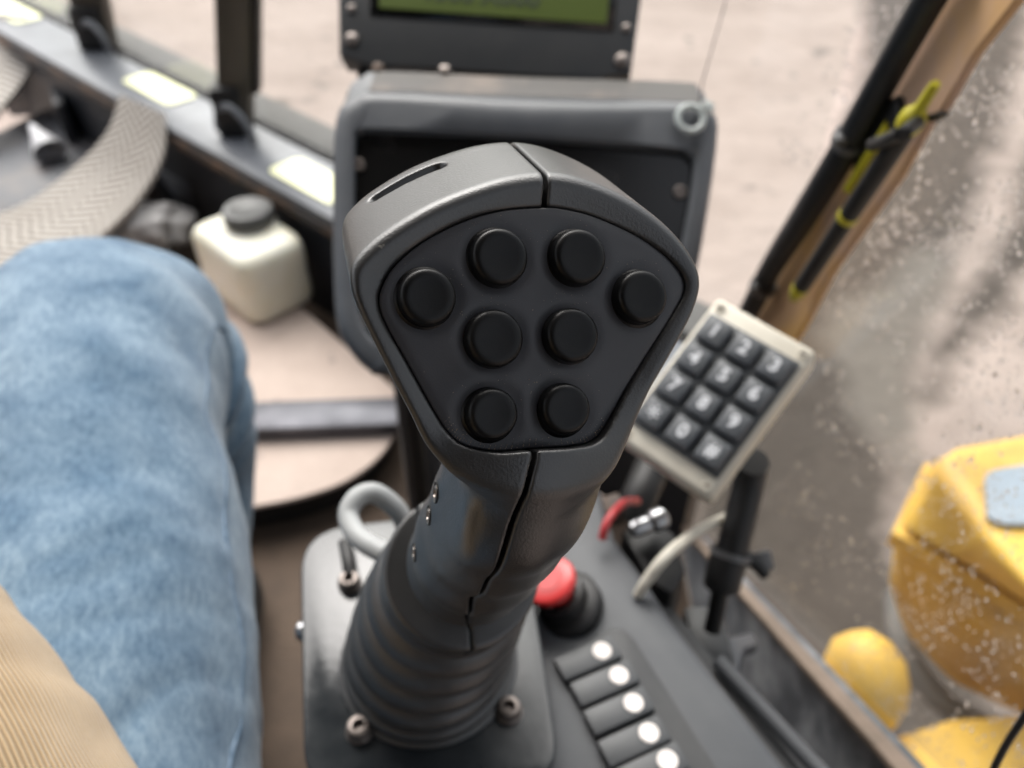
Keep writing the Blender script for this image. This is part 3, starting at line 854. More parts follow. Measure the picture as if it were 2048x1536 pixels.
# ---- rain drops on the outside of the panes (nobody could count them)
def drops(name, pts, axis, label):
    """one mesh of small water domes"""
    x, y, n = basis(axis)
    verts, faces = [], []
    ns = 10
    for p, r, st in pts:
        b0 = len(verts)
        rr = [(1.0, 0.0), (0.92, 0.40), (0.70, 0.72), (0.36, 0.93)]
        for k, h in rr:
            for j in range(ns):
                a_ = 2 * math.pi * j / ns
                verts.append(p + x * (math.cos(a_) * r * k) + y * (math.sin(a_) * r * k * st) + n * (h * r * 0.9))
        verts.append(p + n * r * 0.9)
        for i in range(3):
            for j in range(ns):
                k = (j + 1) % ns
                faces.append((b0 + i * ns + j, b0 + i * ns + k, b0 + (i + 1) * ns + k, b0 + (i + 1) * ns + j))
        for j in range(ns):
            faces.append((b0 + 3 * ns + j, b0 + 3 * ns + (j + 1) % ns, b0 + 4 * ns))
        faces.append(tuple(b0 + j for j in reversed(range(ns))))
    o = link(name, sharp(me_from(verts, faces), 50), M['water'])
    tag(o, label, None, kind='stuff')
    return o
dp = []
tries = 0
while len(dp) < 3000 and tries < 60000:
    tries += 1
    px, py = random.uniform(1560, 2090), random.uniform(-20, 1560)
    xe = np.interp(py, [0, 130, 245, 390, 500, 640, 760, 1100, 1180, 1520], [2040, 1945, 1870, 1780, 1700, 1615, 1650, 1520, 1500, 1790])
    if px < xe: continue
    dens = 0.55 + 0.9 * mn.noise(Vector((px / 130, py / 130, 0))) + 0.45 * mn.noise(Vector((px / 45, py / 45, 3)))
    if py > 650 and px < 1760: dens -= 0.28
    if random.random() > dens: continue
    p = Xp(px, py, GX + 0.0052)
    r = (p - CAM).length / 0.55 * random.choice([0.0004, 0.0005, 0.0006, 0.0008, 0.0010, 0.0014]) * random.uniform(0.8, 1.15)
    if py > 950: r *= 0.72
    dp.append((p, r, random.uniform(0.95, 1.35)))
drops('rain_drops', dp, Vector((1, 0, 0)), 'rain drops scattered over the outside of the side window')
dp = []
while len(dp) < 90:
    py = random.uniform(0, 330)
    px = random.uniform(-110, 0) + np.interp(py, [0, 140, 320], [1830, 1755, 1650])
    p = PL(px, py, ga + sn * 0.0056, sn)
    if p.x > S0.x + 0.2: continue
    dp.append((p, random.uniform(0.0009, 0.0019), 1.1))
drops('rain_drops', dp, sn, 'rain drops on the front window beside the pillar')

# ---- yellow machine parts seen through the side window
hood = thing('machine_hood', 'yellow machine hood with grey panel seen through the wet window', 'machine', Zp(2000, 1150, -0.5))
top_px = [(1872, 902), (1960, 884), (2160, 848), (2230, 1050), (2200, 1280), (2048, 1172), (1985, 1085)]
mid_px = [(1786, 1062), (1850, 925), (2160, 868), (2260, 1060), (2230, 1330), (2050, 1212), (1930, 1135)]
top = [Zp(a, b, 0.0) for a, b in top_px]
mid = [Zp(a, b, -0.10) for a, b in mid_px]
link('hood_top', bevelled(loft([mid, top], cap0=True), 0.022, 4), M['mach_yellow'], hood)
lip = [p + Vector((0, 0, -0.004)) for p in mid]
link('ledge', loft([[p + Vector((0, 0, -0.03)) for p in lip], lip]), M['mach_yellow'], hood)
bot_px = [(1800, 1262), (1830, 1210), (2160, 1000), (2260, 1200), (2260, 1560), (2060, 1448), (1905, 1378)]
bot = [Zp(a, b, -0.42) for a, b in bot_px]
low = [p + Vector((0, 0, -0.031)) for p in mid]
cm = sum(low, Vector()) / len(low)
low = [p.lerp(cm, 0.03) for p in low]
link('side_body', bevelled(loft([bot, [p.lerp(q, 0.5) + Vector((-0.02, 0, 0)) for p, q in zip(bot, low)], low]), 0.03, 3), M['mach_yellow'], hood)
link('grey_panel', prism(rounded([Zp(a, b, 0.004) for a, b in [(1966, 948), (2150, 915), (2150, 1055), (2000, 1052), (1972, 1040)]], 0.02, 3), Vector((0, 0, 0.006))), M['mach_grey'], hood)
link('fender_hose', tube([Zp(1790, 1190, -0.45), Zp(1800, 1280, -0.45), Zp(1850, 1365, -0.45), Zp(1920, 1430, -0.45), Zp(2060, 1500, -0.45)], 0.022, 12, 5), M['rail'], hood)
kn = thing('yellow_casting', 'rounded yellow cast lug with a shiny spot below the hood', 'casting', Zp(1725, 1400, -0.35))
a = Zp(1690, 1275, -0.22)
c = Zp(1735, 1330, -0.25)
prof = [(0.001, 0.0), (0.030, 0.006), (0.052, 0.03), (0.062, 0.065), (0.055, 0.10), (0.038, 0.13), (0.016, 0.15), (0.001, 0.158)]
link('lug', lathe(prof, Zp(1700, 1262, -0.20), Zp(1752, 1402, -0.26) - Zp(1700, 1262, -0.20), 28), M['mach_yellow'], kn)
link('foot', prism([Zp(a_, b_, -0.30) for a_, b_ in [(1655, 1345), (1690, 1262), (1718, 1330), (1738, 1440), (1700, 1420)]], Vector((0, 0, -0.06)), 0.008), M['mach_yellow'], kn)
link('bright_stud', lathe([(0.010, 0), (0.010, 0.008), (0.006, 0.014), (0.0001, 0.016)], P(1757, 1305, (Zp(1757, 1305, -0.20) - CAM).dot(Vector((0, CP, -SP)))), (CAM - c), 16), M['chrome'], kn)  # small bright metal stud making the white spot on the lug
yb = thing('yellow_beam', 'horizontal yellow beam at the bottom right outside the window', 'beam', Zp(1900, 1520, -0.35))
link('beam', prism([Zp(a_, b_, -0.30) for a_, b_ in [(1765, 1480), (1900, 1436), (2150, 1420), (2200, 1640), (1850, 1640)]], Vector((0, 0, -0.10)), 0.012), M['mach_yellow'], yb)
tag(link('black_cable', tube([Xp(2075, 1395, WX - 0.03), Xp(2046, 1438, WX - 0.03), Xp(2012, 1490, WX - 0.03), Xp(1985, 1545, WX - 0.03), Xp(1960, 1620, WX - 0.03)], 0.0016, 8, 4), M['black']),
    'thin black cable crossing the bottom right corner', 'cable')

# ================================================================== DASHBOARD
dn_ = camvec(0.03, 0.12, -1).normalized()
d0 = P(1050, 420, 0.64)
dash = thing('dash_panel', 'grey framed dashboard panel with glossy black face behind the joystick', 'dashboard', P(1040, 740, 0.66))
out_px = [(666, 232), (700, 188), (760, 178), (1060, 190), (1380, 200), (1425, 212), (1443, 250), (1425, 400), (1395, 560), (1350, 690), (1300, 742), (1200, 758), (790, 748), (735, 738), (690, 690), (666, 620), (660, 400)]
in_px = [(708, 276), (718, 262), (760, 258), (1060, 272), (1340, 296), (1380, 308), (1390, 330), (1375, 440), (1345, 580), (1310, 660), (1270, 690), (1190, 700), (800, 692), (750, 680), (722, 640), (708, 560), (706, 420)]
outp = catmull([PL(a, b, d0, dn_) for a, b in out_px], 4, closed=True)
inp = catmull([PL(a, b, d0, dn_) for a, b in in_px], 4, closed=True)
back = Vector((0.0, 0.055, -0.006))
oc = sum(outp, Vector()) / len(outp)
def off(pts, k, v): return [p + (oc - p).normalized() * k + v for p in pts]
fwd = dn_
rings = [off(inp, 0.0, -fwd * 0.012), off(inp, 0.0, -fwd * 0.002), off(inp, -0.002, Vector((0, 0, 0))), off(outp, 0.016, Vector((0, 0, 0))), off(outp, 0.007, -fwd * 0.001), off(outp, 0.002, -fwd * 0.005), off(outp, 0.0, -fwd * 0.012),
         off(outp, 0.0, -fwd * 0.014 + back * 0.3), off(outp, 0.002, back), off(outp, 0.01, back * 1.15), off(outp, 0.10, back * 1.3)]
link('frame', loft(rings, cap0=False, cap1=True), M['frame'], dash)
tr0, tr1 = off(outp, 0.0, -fwd * 0.014 + back * 0.3), off(outp, 0.002, back)
tv = [p + Vector((0, 0, 0.0006)) for k in range(7, 20) for p in (tr0[k], tr1[k])]
tf = [(2 * k, 2 * k + 2, 2 * k + 3, 2 * k + 1) for k in range(12)]
tb = len(tv)
tv += [p - Vector((0, 0, 0.0016)) for p in tv]
tf += [tuple(tb + q for q in reversed(f)) for f in tf[:12]] + [(2 * k, tb + 2 * k, tb + 2 * k + 2, 2 * k + 2) for k in range(12)]
link('dusty_top', sharp(me_from(tv, tf)), M['dash_top'], dash)
link('gloss_face', prism(off(inp, -0.0005, -fwd * 0.009), -fwd * 0.004), M['gloss_black'], dash)
for px, py in ((717, 331), (1360, 385), (730, 640), (1290, 650)):
    c = PL(px, py, d0 - fwd * 0.009, dn_)
    socket_screw('screw', c, fwd, 0.0055, 0.003, dash, M['bolt'], 16)
pc = P(838, 880, 0.76)
link('pedestal', box(Vector((pc.x, pc.y + 0.03, 0.26)), Vector((1, 0, 0)), Vector((0, 1, 0)), Vector((0, 0, 1)), 0.040, 0.05, 0.52, 0.006), M['frame'], dash)
link('pedestal_groove', box(Vector((pc.x - 0.002, pc.y - 0.002, 0.26)), Vector((1, 0, 0)), Vector((0, 1, 0)), Vector((0, 0, 1)), 0.013, 0.02, 0.51, 0.002), M['black'], dash)
link('pedestal_arm', box(Vector((pc.x + 0.08, pc.y + 0.05, 0.535)), Vector((1, 0, 0)), Vector((0, 1, 0)), Vector((0, 0, 1)), 0.22, 0.05, 0.05, 0.008), M['black'], dash)

# LCD monitor standing on the dashboard
mn_ = camvec(-0.06, 0.10, -1).normalized()
m0 = P(980, 80, 0.71)
mon = thing('display_monitor', 'black bezelled monitor with green screen standing on the dashboard', 'monitor', P(980, 150, 0.71))
def Mn(px, py, k=0.0): return PL(px, py, m0 + mn_ * k, mn_)
bz = [(678, 112), (690, 112), (735, 128), (900, 138), (1200, 160), (1216, 150), (1262, 146), (1290, -60), (1310, -220), (672, -250), (676, -60)]
link('bezel', prism([Mn(a, b) for a, b in bz], -mn_ * 0.03, 0.002, 2), M['bezel'], mon)
link('lcd_frame', prism([Mn(a, b, 0.0012) for a, b in [(740, 30), (1228, 62), (1250, -180), (742, -215)]], -mn_ * 0.002), M['gloss_black'], mon)
scr = link('lcd_screen', prism([Mn(a, b, 0.0030) for a, b in [(758, 14), (1213, 46), (1232, -160), (760, -195)]], -mn_ * 0.002), M['lcd'], mon, smooth=False)
for s, cx, cy, size in (('1500 X000', 962, -8, 0.0235),):
    me = text_mesh(s, size, 0.0002, 0.0006)
    px_ = (Mn(1213, 46) - Mn(758, 14)).normalized()
    py_ = mn_.cross(px_)
    R = Matrix((px_, py_, mn_)).transposed().to_4x4()
    me.transform(Matrix.Translation(Mn(cx, cy, 0.0034)) @ R)
    link('lcd_text', me, M['lcd_text'], scr, smooth=False)
for px, py, r in ((703, 18, 0.0042), (704, 80, 0.0065), (1253, 57, 0.0042), (1245, 122, 0.0070)):
    link('screw', lathe([(r, 0), (r * 0.95, r * 0.35), (r * 0.6, r * 0.62), (0.0001, r * 0.72)], Mn(px, py, 0.0002), mn_, 18), M['bolt'], mon)
for px in (740, 1195):
    c = Mn(px, 150, -0.02)
    link('foot', box(c + Vector((0, 0.0, -0.008)), Vector((1, 0, 0)), Vector((0, 1, 0)), Vector((0, 0, 1)), 0.02, 0.02, 0.028, 0.002), M['black'], mon)
for px, py in ((757, 146), (890, 150)):
    c = P(px, py, 0.70)
    link('nut', lathe([(0.006, 0), (0.006, 0.005), (0.004, 0.008), (0.0001, 0.009)], c, Vector((0, -0.3, 1)), 8), M['rust'] if px < 800 else M['bolt'], mon)

# clear ring hanging on a string at the panel corner
rg = thing('plastic_ring', 'small clear plastic ring on a thin string at the dashboard corner', 'ring', P(1380, 237, 0.615))
rc = PL(1381, 237, d0 + fwd * 0.006, dn_)
x, y, n = basis(fwd)
rr = 0.0105
link('ring', tube([rc + (x * math.cos(2 * math.pi * k / 24) + y * math.sin(2 * math.pi * k / 24)) * rr for k in range(25)], 0.0026, 10, 2), M['ring'], rg)
kc = PL(1414, 216, d0 + fwd * 0.006, dn_)
link('knot', lathe([(0.001, -0.004), (0.0055, -0.003), (0.0065, 0), (0.005, 0.003), (0.001, 0.004)], kc, fwd, 16), M['ring'], rg)
link('string', tube([kc, P(1400, 190, 0.615), P(1425, 95, 0.60), P(1452, 0, 0.59), P(1500, -180, 0.57)], 0.0006, 6, 5), M['string'], rg)

# ================================================================== CONSOLE
ZC = 0.535
con = thing('armrest_console', 'grey plastic control console right of the joystick', 'console', Vector((0.05, 0.3, 0.0)))
cpx = [(985, 1700), (1010, 1010), (1030, 955), (1172, 930), (1205, 985), (1232, 1075), (1290, 1150), (1345, 1235), (1470, 1395), (1580, 1536), (1690, 1700)]
cp = [Zp(a, b, ZC) for a, b in cpx]
link('top_cover', prism(cp, Vector((0, 0, -0.05)), 0.007, 4), M['console'], con)
lp = [Zp(a, b, ZC - 0.052) for a, b in [(1000, 1700), (1030, 1010), (1180, 1000), (1235, 1080), (1330, 1190), (1440, 1325), (1560, 1475), (1700, 1660), (1730, 1720)]]
link('lower_skirt', prism(lp, Vector((0, 0, -0.30)), 0.004, 2), M['console_dark'], con)
e0, e1 = Zp(1436, 1322, ZC - 0.045), Zp(1730, 1640, ZC - 0.045)
link('edge_rail', tube([e0, e0.lerp(e1, 0.5), e1], 0.005, 10, 2), M['console'], con)
# rocker switches
fpx = [(1112, 1335), (1128, 1318), (1222, 1256), (1246, 1256), (1268, 1276), (1500, 1640), (1290, 1640)]
fp = [Zp(a, b, ZC + 0.0015) for a, b in fpx]
link('switch_frame', prism(rounded(fp, 0.006, 4), Vector((0, 0, -0.004)), 0.001, 2), M['console_dark'], con)
cs = [(1204, 1302), (1238, 1351), (1267, 1406), (1298, 1466), (1335, 1521), (1372, 1584)]
row = (Zp(1298, 1466, ZC) - Zp(1204, 1302, ZC)).normalized()
crs = Vector((-row.y, row.x, 0))
if crs.x > 0: crs = -crs
pit = (Zp(1335, 1521, ZC) - Zp(1204, 1302, ZC)).length / 4
for k, (px, py) in enumerate(cs):
    d = Zp(px, py, ZC + 0.0065)
    c = d + crs * 0.0085
    W_, L2 = pit * 0.86, 0.036
    tilt = 0.06 if k % 2 else 0.09
    top = []
    up = Vector((0, 0, 1))
    pts = [c - row * W_ / 2 - crs * L2 / 2, c + row * W_ / 2 - crs * L2 / 2, c + row * W_ / 2 + crs * L2 / 2, c - row * W_ / 2 + crs * L2 / 2]
    sw = link('rocker_switch', prism(pts, Vector((0, 0, -0.006)), 0.0012, 2), M['rocker'], con)
    ra = 0.0052
    mk = link('marker_dot', lathe([(ra, -0.0003), (ra, 0.0004), (ra * 0.96, 0.0006), (0.0001, 0.0007)], d, up, 24), M['dot'], sw)
# red mushroom knob
kb = Zp(1136, 1212, ZC)
ax = (P(1104, 1150, 0.40) - kb).normalized()
ax = Vector((-0.42, -0.05, 1)).normalized()
collar = link('knob_collar', lathe([(0.021, -0.004), (0.021, 0.004), (0.019, 0.006), (0.015, 0.007), (0.0145, 0.016), (0.011, 0.017), (0.010, 0.010)], kb, ax, 28), M['black'], con)
link('knob_stem', lathe([(0.0075, 0.010), (0.0075, 0.033)], kb, ax, 20), M['red'], con)
link('red_knob', lathe([(0.007, 0.0265), (0.0138, 0.0268), (0.0152, 0.0280), (0.0154, 0.0300), (0.0149, 0.0314), (0.0138, 0.0321), (0.008, 0.0324), (0.0001, 0.0325)], kb, ax, 32), M['red'], con, label='red mushroom stop knob')

# small fittings at the end of the console
cb = thing('connector_block', 'black connector block with bright metal plugs beyond the red knob', 'connector', Zp(1290, 1090, 0.46))
link('block', prism([Zp(a, b, 0.50) for a, b in [(1240, 1060), (1290, 1035), (1350, 1060), (1375, 1140), (1345, 1190), (1300, 1160)]], Vector((0, 0, -0.09)), 0.005, 2), M['black'], cb)
for a, b, r in ((Zp(1262, 1062, 0.515), Zp(1300, 1046, 0.515), 0.006), (Zp(1302, 1046, 0.515), Zp(1330, 1034, 0.515), 0.008)):
    link('metal_plug', lathe([(r * 0.8, 0), (r, 0.002), (r, (b - a).length - 0.002), (r * 0.7, (b - a).length)], a, b - a, 18), M['chrome'], cb)
link('arm', tube([Zp(1262, 1040, 0.49), P(1282, 985, 0.58), P(1310, 920, 0.60)], 0.013, 12, 4), M['black'], cb)
link('brown_plug', box(Zp(1222, 1022, 0.51), Vector((1, 0.4, 0)).normalized(), Vector((-0.4, 1, 0)).normalized(), Vector((0, 0, 1)), 0.016, 0.014, 0.02, 0.002), M['rust'], cb)
tag(link('red_wire', tube([Zp(1204, 1078, 0.545), Zp(1212, 1050, 0.552), Zp(1228, 1024, 0.553), Zp(1252, 1004, 0.545), Zp(1275, 1003, 0.52)], 0.0027, 10, 6), M['red_wire']),
    'short red wire curving over the console edge', 'wire')
tag(link('white_cable', tube([Zp(1275, 1192, ZC + 0.002), Zp(1296, 1158, ZC + 0.012), Zp(1340, 1105, ZC + 0.022), P(1400, 1060, 0.515), P(1440, 1040, 0.56), P(1480, 1020, 0.60)], [0.0030, 0.0036, 0.0036, 0.0034, 0.0034, 0.0034], 12, 6), M['cream_cable']),
    'cream coloured cable running from the keypad post to the console', 'cable')

# ================================================================== KEYPAD
kn_ = camvec(-0.30, 0.38, -1).normalized()
k0 = P(1430, 790, 0.50)
def Kp(px, py, h=0.0): return PL(px, py, k0 + kn_ * h, kn_)
TL, TR, BR = Kp(1436, 592), Kp(1636, 703), Kp(1405, 990)
kx = (TR - TL); kwid = kx.length; kx.normalize()
ky = kn_.cross(kx).normalized()
if ky.dot(TR - BR) < 0: ky = -ky
klen = (TR - BR).dot(ky)
kc = TL + kx * kwid / 2 - ky * klen / 2
sk = ((TR - BR).dot(kx)) / klen
kp = thing('keypad', 'cream plastic numeric keypad with twelve dark keys and white digits', 'keypad', kc - kn_ * 0.03)
link('case', box(kc - kn_ * 0.013, kx, ky, kn_, kwid, klen, 0.026, 0.004, 3), M['keypad_case'], kp)
bw, bl = kwid * 0.91, klen * 0.775
bc_ = Kp((1425 + 1595 + 1425 + 1262) / 4, (628 + 730 + 942 + 828) / 4)
bed_c = kc + kn_ * 0.0008
link('key_bed', box(bed_c + kn_ * 0.0004, kx, ky, kn_, bw, bl, 0.003, 0.001, 2), M['key_bed'], kp)
digs = ['123', '456', '789', '*0#']
gx, gy = bw / 3, bl / 4
key_me = None
for r_ in range(4):
    for c_ in range(3):
        cc = bed_c + kx * (c_ - 1) * gx * 0.985 - ky * (r_ - 1.5) * gy * 0.985 + kn_ * 0.004
        base = [cc + kx * (sx * gx * 0.40) + ky * (sy * gy * 0.40) - kn_ * 0.003 for sx, sy in ((-1, -1), (1, -1), (1, 1), (-1, 1))]
        rings = [rounded(base, 0.0012, 2)]
        for k_, h_ in ((1.0, 0.0035), (0.93, 0.0058), (0.86, 0.0064)):
            q = [cc + kx * (sx * gx * 0.40 * k_) + ky * (sy * gy * 0.40 * k_) + kn_ * (h_ - 0.003) for sx, sy in ((-1, -1), (1, -1), (1, 1), (-1, 1))]
            rings.append(rounded(q, 0.0016, 2))
        key = link('key', loft(rings), M['key'], kp)
        me = text_mesh(digs[r_][c_], gy * (0.55 if digs[r_][c_] != '*' else 0.9), 0.0001, 0.0004 if digs[r_][c_] != '*' else 0.0001)
        R = Matrix((kx, ky, kn_)).transposed().to_4x4()
        me.transform(Matrix.Translation(cc + kn_ * 0.0036 + (ky * (-0.0035) if digs[r_][c_] == '*' else Vector())) @ R)
        link('digit', me, M['digit'], key, smooth=False)
for sx, sy in ((-1, 1), (1, 1), (1, -1), (-1, -1)):
    c = kc + kx * (sx * (kwid / 2 - 0.0062)) + ky * (sy * (klen / 2 - 0.0062))
    link('screw', lathe([(0.0034, -0.001), (0.0034, 0.0004), (0.0030, 0.0010), (0.0018, 0.0011), (0.0012, 0.0002), (0.0001, 0.0002)], c, kn_, 16), M['keypad_case'], kp)
    link('screw_slot', box(c + kn_ * 0.0011, (kx + ky * 0.3).normalized(), (ky - kx * 0.3).normalized(), kn_, 0.0042, 0.0009, 0.0006), M['rust'], kp)
# post that carries the keypad
kpost = thing('keypad_post', 'black clamped post holding the cream keypad', 'post', P(1430, 1225, 0.56))
b0, b1, b2, b3 = P(1502, 945, 0.545), P(1470, 1075, 0.545), P(1448, 1150, 0.548), P(1432, 1225, 0.556)
link('upper_tube', tube([P(1506, 925, 0.54), b0, P(1480, 1040, 0.545), P(1462, 1105, 0.547)], 0.0108, 18, 2), M['black'], kpost)
link('lower_tube', tube([P(1462, 1100, 0.547), b2, P(1444, 1170, 0.55)], 0.0128, 18, 2), M['black'], kpost)
link('stud', tube([P(1444, 1165, 0.55), b3, P(1424, 1260, 0.56)], 0.0060, 12, 2), M['black'], kpost)
ad = (b0 - b2).normalized()
link('clamp_ring', lathe([(0.0125, -0.002), (0.0145, -0.002), (0.0145, 0.002), (0.0125, 0.002)], P(1461, 1108, 0.547), ad, 24), M['zip'], kpost)
link('clamp_screw', tube([P(1480, 1112, 0.545), P(1510, 1125, 0.545), P(1532, 1152, 0.545)], [0.006, 0.005, 0.004], 10, 3), M['black'], kpost)
link('wing_nut', box(P(1528, 1122, 0.545), camvec(1, 0.2, 0).normalized(), camvec(-0.2, 1, 0).normalized(), camvec(0, 0, 1), 0.012, 0.014, 0.006, 0.002), M['zip'], kpost)
link('base_block', box(P(1412, 1290, 0.585), Vector((1, 0, 0)), Vector((0, 1, 0)), Vector((0, 0, 1)), 0.03, 0.05, 0.03, 0.006), M['console_dark'], kpost)
link('bracket_plate', prism([Zp(a, b, 0.42) for a, b in [(1445, 1275), (1505, 1262), (1520, 1290), (1490, 1300), (1480, 1350), (1455, 1345)]], Vector((0, 0, -0.012)), 0.002, 1), M['bracket'], kpost)

# ================================================================== JOYSTICK
fn = camvec(0.28, 0.03, -1).normalized()
FO = P(1045, 640, 0.190)
fv = camvec(0, 1, 0); fv = (fv - fn * fv.dot(fn)).normalized()
fu = fv.cross(fn).normalized()
BASE = Zp(858, 1318, 0.56)
joy = thing('joystick', 'dark grey eight-button joystick grip on a ribbed rubber boot', 'joystick', Vector((BASE.x, BASE.y, 0.54)))
NB = np.array([fu, fv, -fn])                 # rows: u, v, w axes
FO_ = np.array(FO)
def to_loc(p): return NB @ (np.array(p) - FO_)
def to_world(q): return q @ NB + FO_
def face_uv(px, py, wq=0.0):
    q = PL(px, py, FO - fn * wq, fn)
    l = to_loc(q)
    return (l[0], l[1])
def smooth_poly(pix, per=6):
    pts = [Vector((*face_uv(a, b), 0)) for a, b in pix]
    return np.array([(p.x, p.y) for p in catmull(pts, per, closed=True)])
OUT_PX = [(1090, 350), (1150, 356), (1220, 380), (1290, 418), (1350, 468), (1390, 520), (1405, 565), (1396, 615), (1368, 675), (1330, 742), (1285, 818), (1240, 888), (1208, 925), (1165, 940), (1100, 945), (1000, 945),
          (920, 940), (882, 922), (850, 890), (822, 835), (785, 765), (745, 685), (714, 620), (702, 575), (708, 532), (745, 490), (800, 450), (870, 410), (950, 378), (1020, 358)]
IN_PX = [(1093, 412), (1010, 418), (930, 440), (850, 480), (790, 530), (763, 578), (760, 612), (775, 652), (820, 732), (870, 822), (900, 868), (930, 891), (990, 903), (1060, 898), (1140, 893), (1188, 882), (1216, 850), (1260, 772), (1310, 690),
         (1352, 622), (1373, 580), (1366, 545), (1330, 505), (1270, 465), (1190, 430), (1130, 415)]
POUT, PIN = smooth_poly(OUT_PX), smooth_poly(IN_PX)
H2 = 0.0005
g0 = np.array([-0.080, -0.110]); g1 = np.array([0.085, 0.090])
nu = int((g1[0] - g0[0]) / H2) + 1; nv_ = int((g1[1] - g0[1]) / H2) + 1
GU, GV = np.meshgrid(g0[0] + np.arange(nu) * H2, g0[1] + np.arange(nv_) * H2, indexing='ij')
def poly_sdf(poly):
    d = np.full(GU.shape, 1e9); ins = np.zeros(GU.shape, bool)
    n = len(poly)
    for i in range(n):
        a = poly[i]; b = poly[(i + 1) % n]
        e = b - a; L = e @ e
        if L < 1e-14: continue
        pu, pv = GU - a[0], GV - a[1]
        t = np.clip((pu * e[0] + pv * e[1]) / L, 0, 1)
        d = np.minimum(d, (pu - t * e[0]) ** 2 + (pv - t * e[1]) ** 2)
        c = ((a[1] <= GV) & (b[1] > GV)) | ((b[1] <= GV) & (a[1] > GV))
        with np.errstate(divide='ignore', invalid='ignore'):
            xi = a[0] + (GV - a[1]) / (b[1] - a[1] if b[1] != a[1] else 1e-12) * (b[0] - a[0])
        ins ^= c & (GU < xi)
    d = np.sqrt(d)
    return np.where(ins, -d, d).astype(np.float32)
TOUT, TIN = poly_sdf(POUT), poly_sdf(PIN)
def samp(T, u, v):
    x = np.clip((u - g0[0]) / H2, 0, nu - 1.001); y = np.clip((v - g0[1]) / H2, 0, nv_ - 1.001)
    i = x.astype(np.int32); j = y.astype(np.int32); fx = x - i; fy = y - j
    r = (T[i, j] * (1 - fx) + T[i + 1, j] * fx) * (1 - fy) + (T[i, j + 1] * (1 - fx) + T[i + 1, j + 1] * fx) * fy
    # grow linearly outside of the table
    ox = np.maximum(np.maximum(g0[0] - u, u - g1[0]), 0); oy = np.maximum(np.maximum(g0[1] - v, v - g1[1]), 0)
    return r + ox + oy
def smax(a, b, k):
    h = np.maximum(k - np.abs(a - b), 0) / k
    return np.maximum(a, b) + h * h * k * 0.25
def smin(a, b, k): return -smax(-a, -b, k)
def sstep(a, b, x):
    t = np.clip((x - a) / (b - a), 0, 1)
    return t * t * (3 - 2 * t)
KV = 0.58
STEM = [(P(1055, 740, 0.230), 0.0180), (P(1045, 850, 0.2125), 0.0200), (P(1034, 925, 0.2085), 0.0206), (P(1014, 985, 0.2130), 0.0206), (P(990, 1038, 0.2300), 0.0203), (P(963, 1086, 0.2600), 0.0211), (P(940, 1122, 0.2930), 0.0230)]
ST = [(to_loc(p), r) for p, r in STEM]
COL_B = P(914, 1154, 0.340)
cax = (Vector(STEM[-2][0]) - COL_B).normalized()
cB, cA = to_loc(COL_B), to_loc(COL_B + cax * 0.025)
FLAT_M = Vector((-0.93, -0.20, 0.22)).normalized()
fm = NB @ np.array(FLAT_M)
fp0 = ST[4][0]
def round_cone(u, v, w_, a, b, r1, r2):
    ba = b - a; L = ba @ ba
    t = np.clip(((u - a[0]) * ba[0] + (v - a[1]) * ba[1] + (w_ - a[2]) * ba[2]) / L, 0, 1)
    return np.sqrt((u - a[0] - t * ba[0]) ** 2 + (v - a[1] - t * ba[1]) ** 2 + (w_ - a[2] - t * ba[2]) ** 2) - (r1 + (r2 - r1) * t)
SLOT = []
def body(u, v, w_):
    wp = np.maximum(w_, 0)
    so_ = samp(TOUT, u, v - KV * wp)
    # the chin fades out behind the face: only the upper part runs far back
    dish = 0.0018 * sstep(0.001, 0.009, -samp(TOUT, u, v)) * sstep(-0.034, -0.022, v)
    head = smax(so_, dish - w_, 0.0026)
    head = smax(head, w_ - 0.040 + 0.85 * np.maximum(-v - 0.004, 0), 0.012)
    st = None
    for i in range(len(ST) - 1):
        d = round_cone(u, v, w_, ST[i][0], ST[i + 1][0], ST[i][1], ST[i + 1][1])
        st = d if st is None else smin(st, d, 0.006)
    flat = (u - fp0[0]) * fm[0] + (v - fp0[1]) * fm[1] + (w_ - fp0[2]) * fm[2] - 0.0172
    st = smax(st, flat, 0.004)
    # collar
    ba = cA - cB; L = math.sqrt(ba @ ba); ba = ba / L
    hx = (u - cB[0]) * ba[0] + (v - cB[1]) * ba[1] + (w_ - cB[2]) * ba[2]
    rad = np.sqrt(np.maximum((u - cB[0]) ** 2 + (v - cB[1]) ** 2 + (w_ - cB[2]) ** 2 - hx * hx, 0))
    cyl = smax(rad - 0.0322 + 0.05 * np.maximum(hx, 0), np.abs(hx - L / 2) - L / 2, 0.0025)
    st = smin(st, cyl, 0.007)
    bd = smin(head, st, 0.015)
    rec = smax(samp(TIN, u, v) - 0.0001, w_ - 0.0036, 0.0010)
    bd = smax(bd, -rec, 0.0009)
    for a, b, r1, r2 in SLOT:
        bd = smax(bd, -round_cone(u, v, w_, a, b, r1, r2), 0.0008)
    return bd
def hit(px, py, t0=0.14, t1=0.5):
    """march the viewing ray to the joystick surface"""
    d = ray(px, py); t = t0
    for _ in range(160):
        q = to_loc(CAM + d * t)
        s = float(body(np.array([q[0]]), np.array([q[1]]), np.array([q[2]]))[0])
        if s < 1e-5: return CAM + d * t
        t += max(s * 0.7, 2e-5)
        if t > t1: return None
    return CAM + d * t
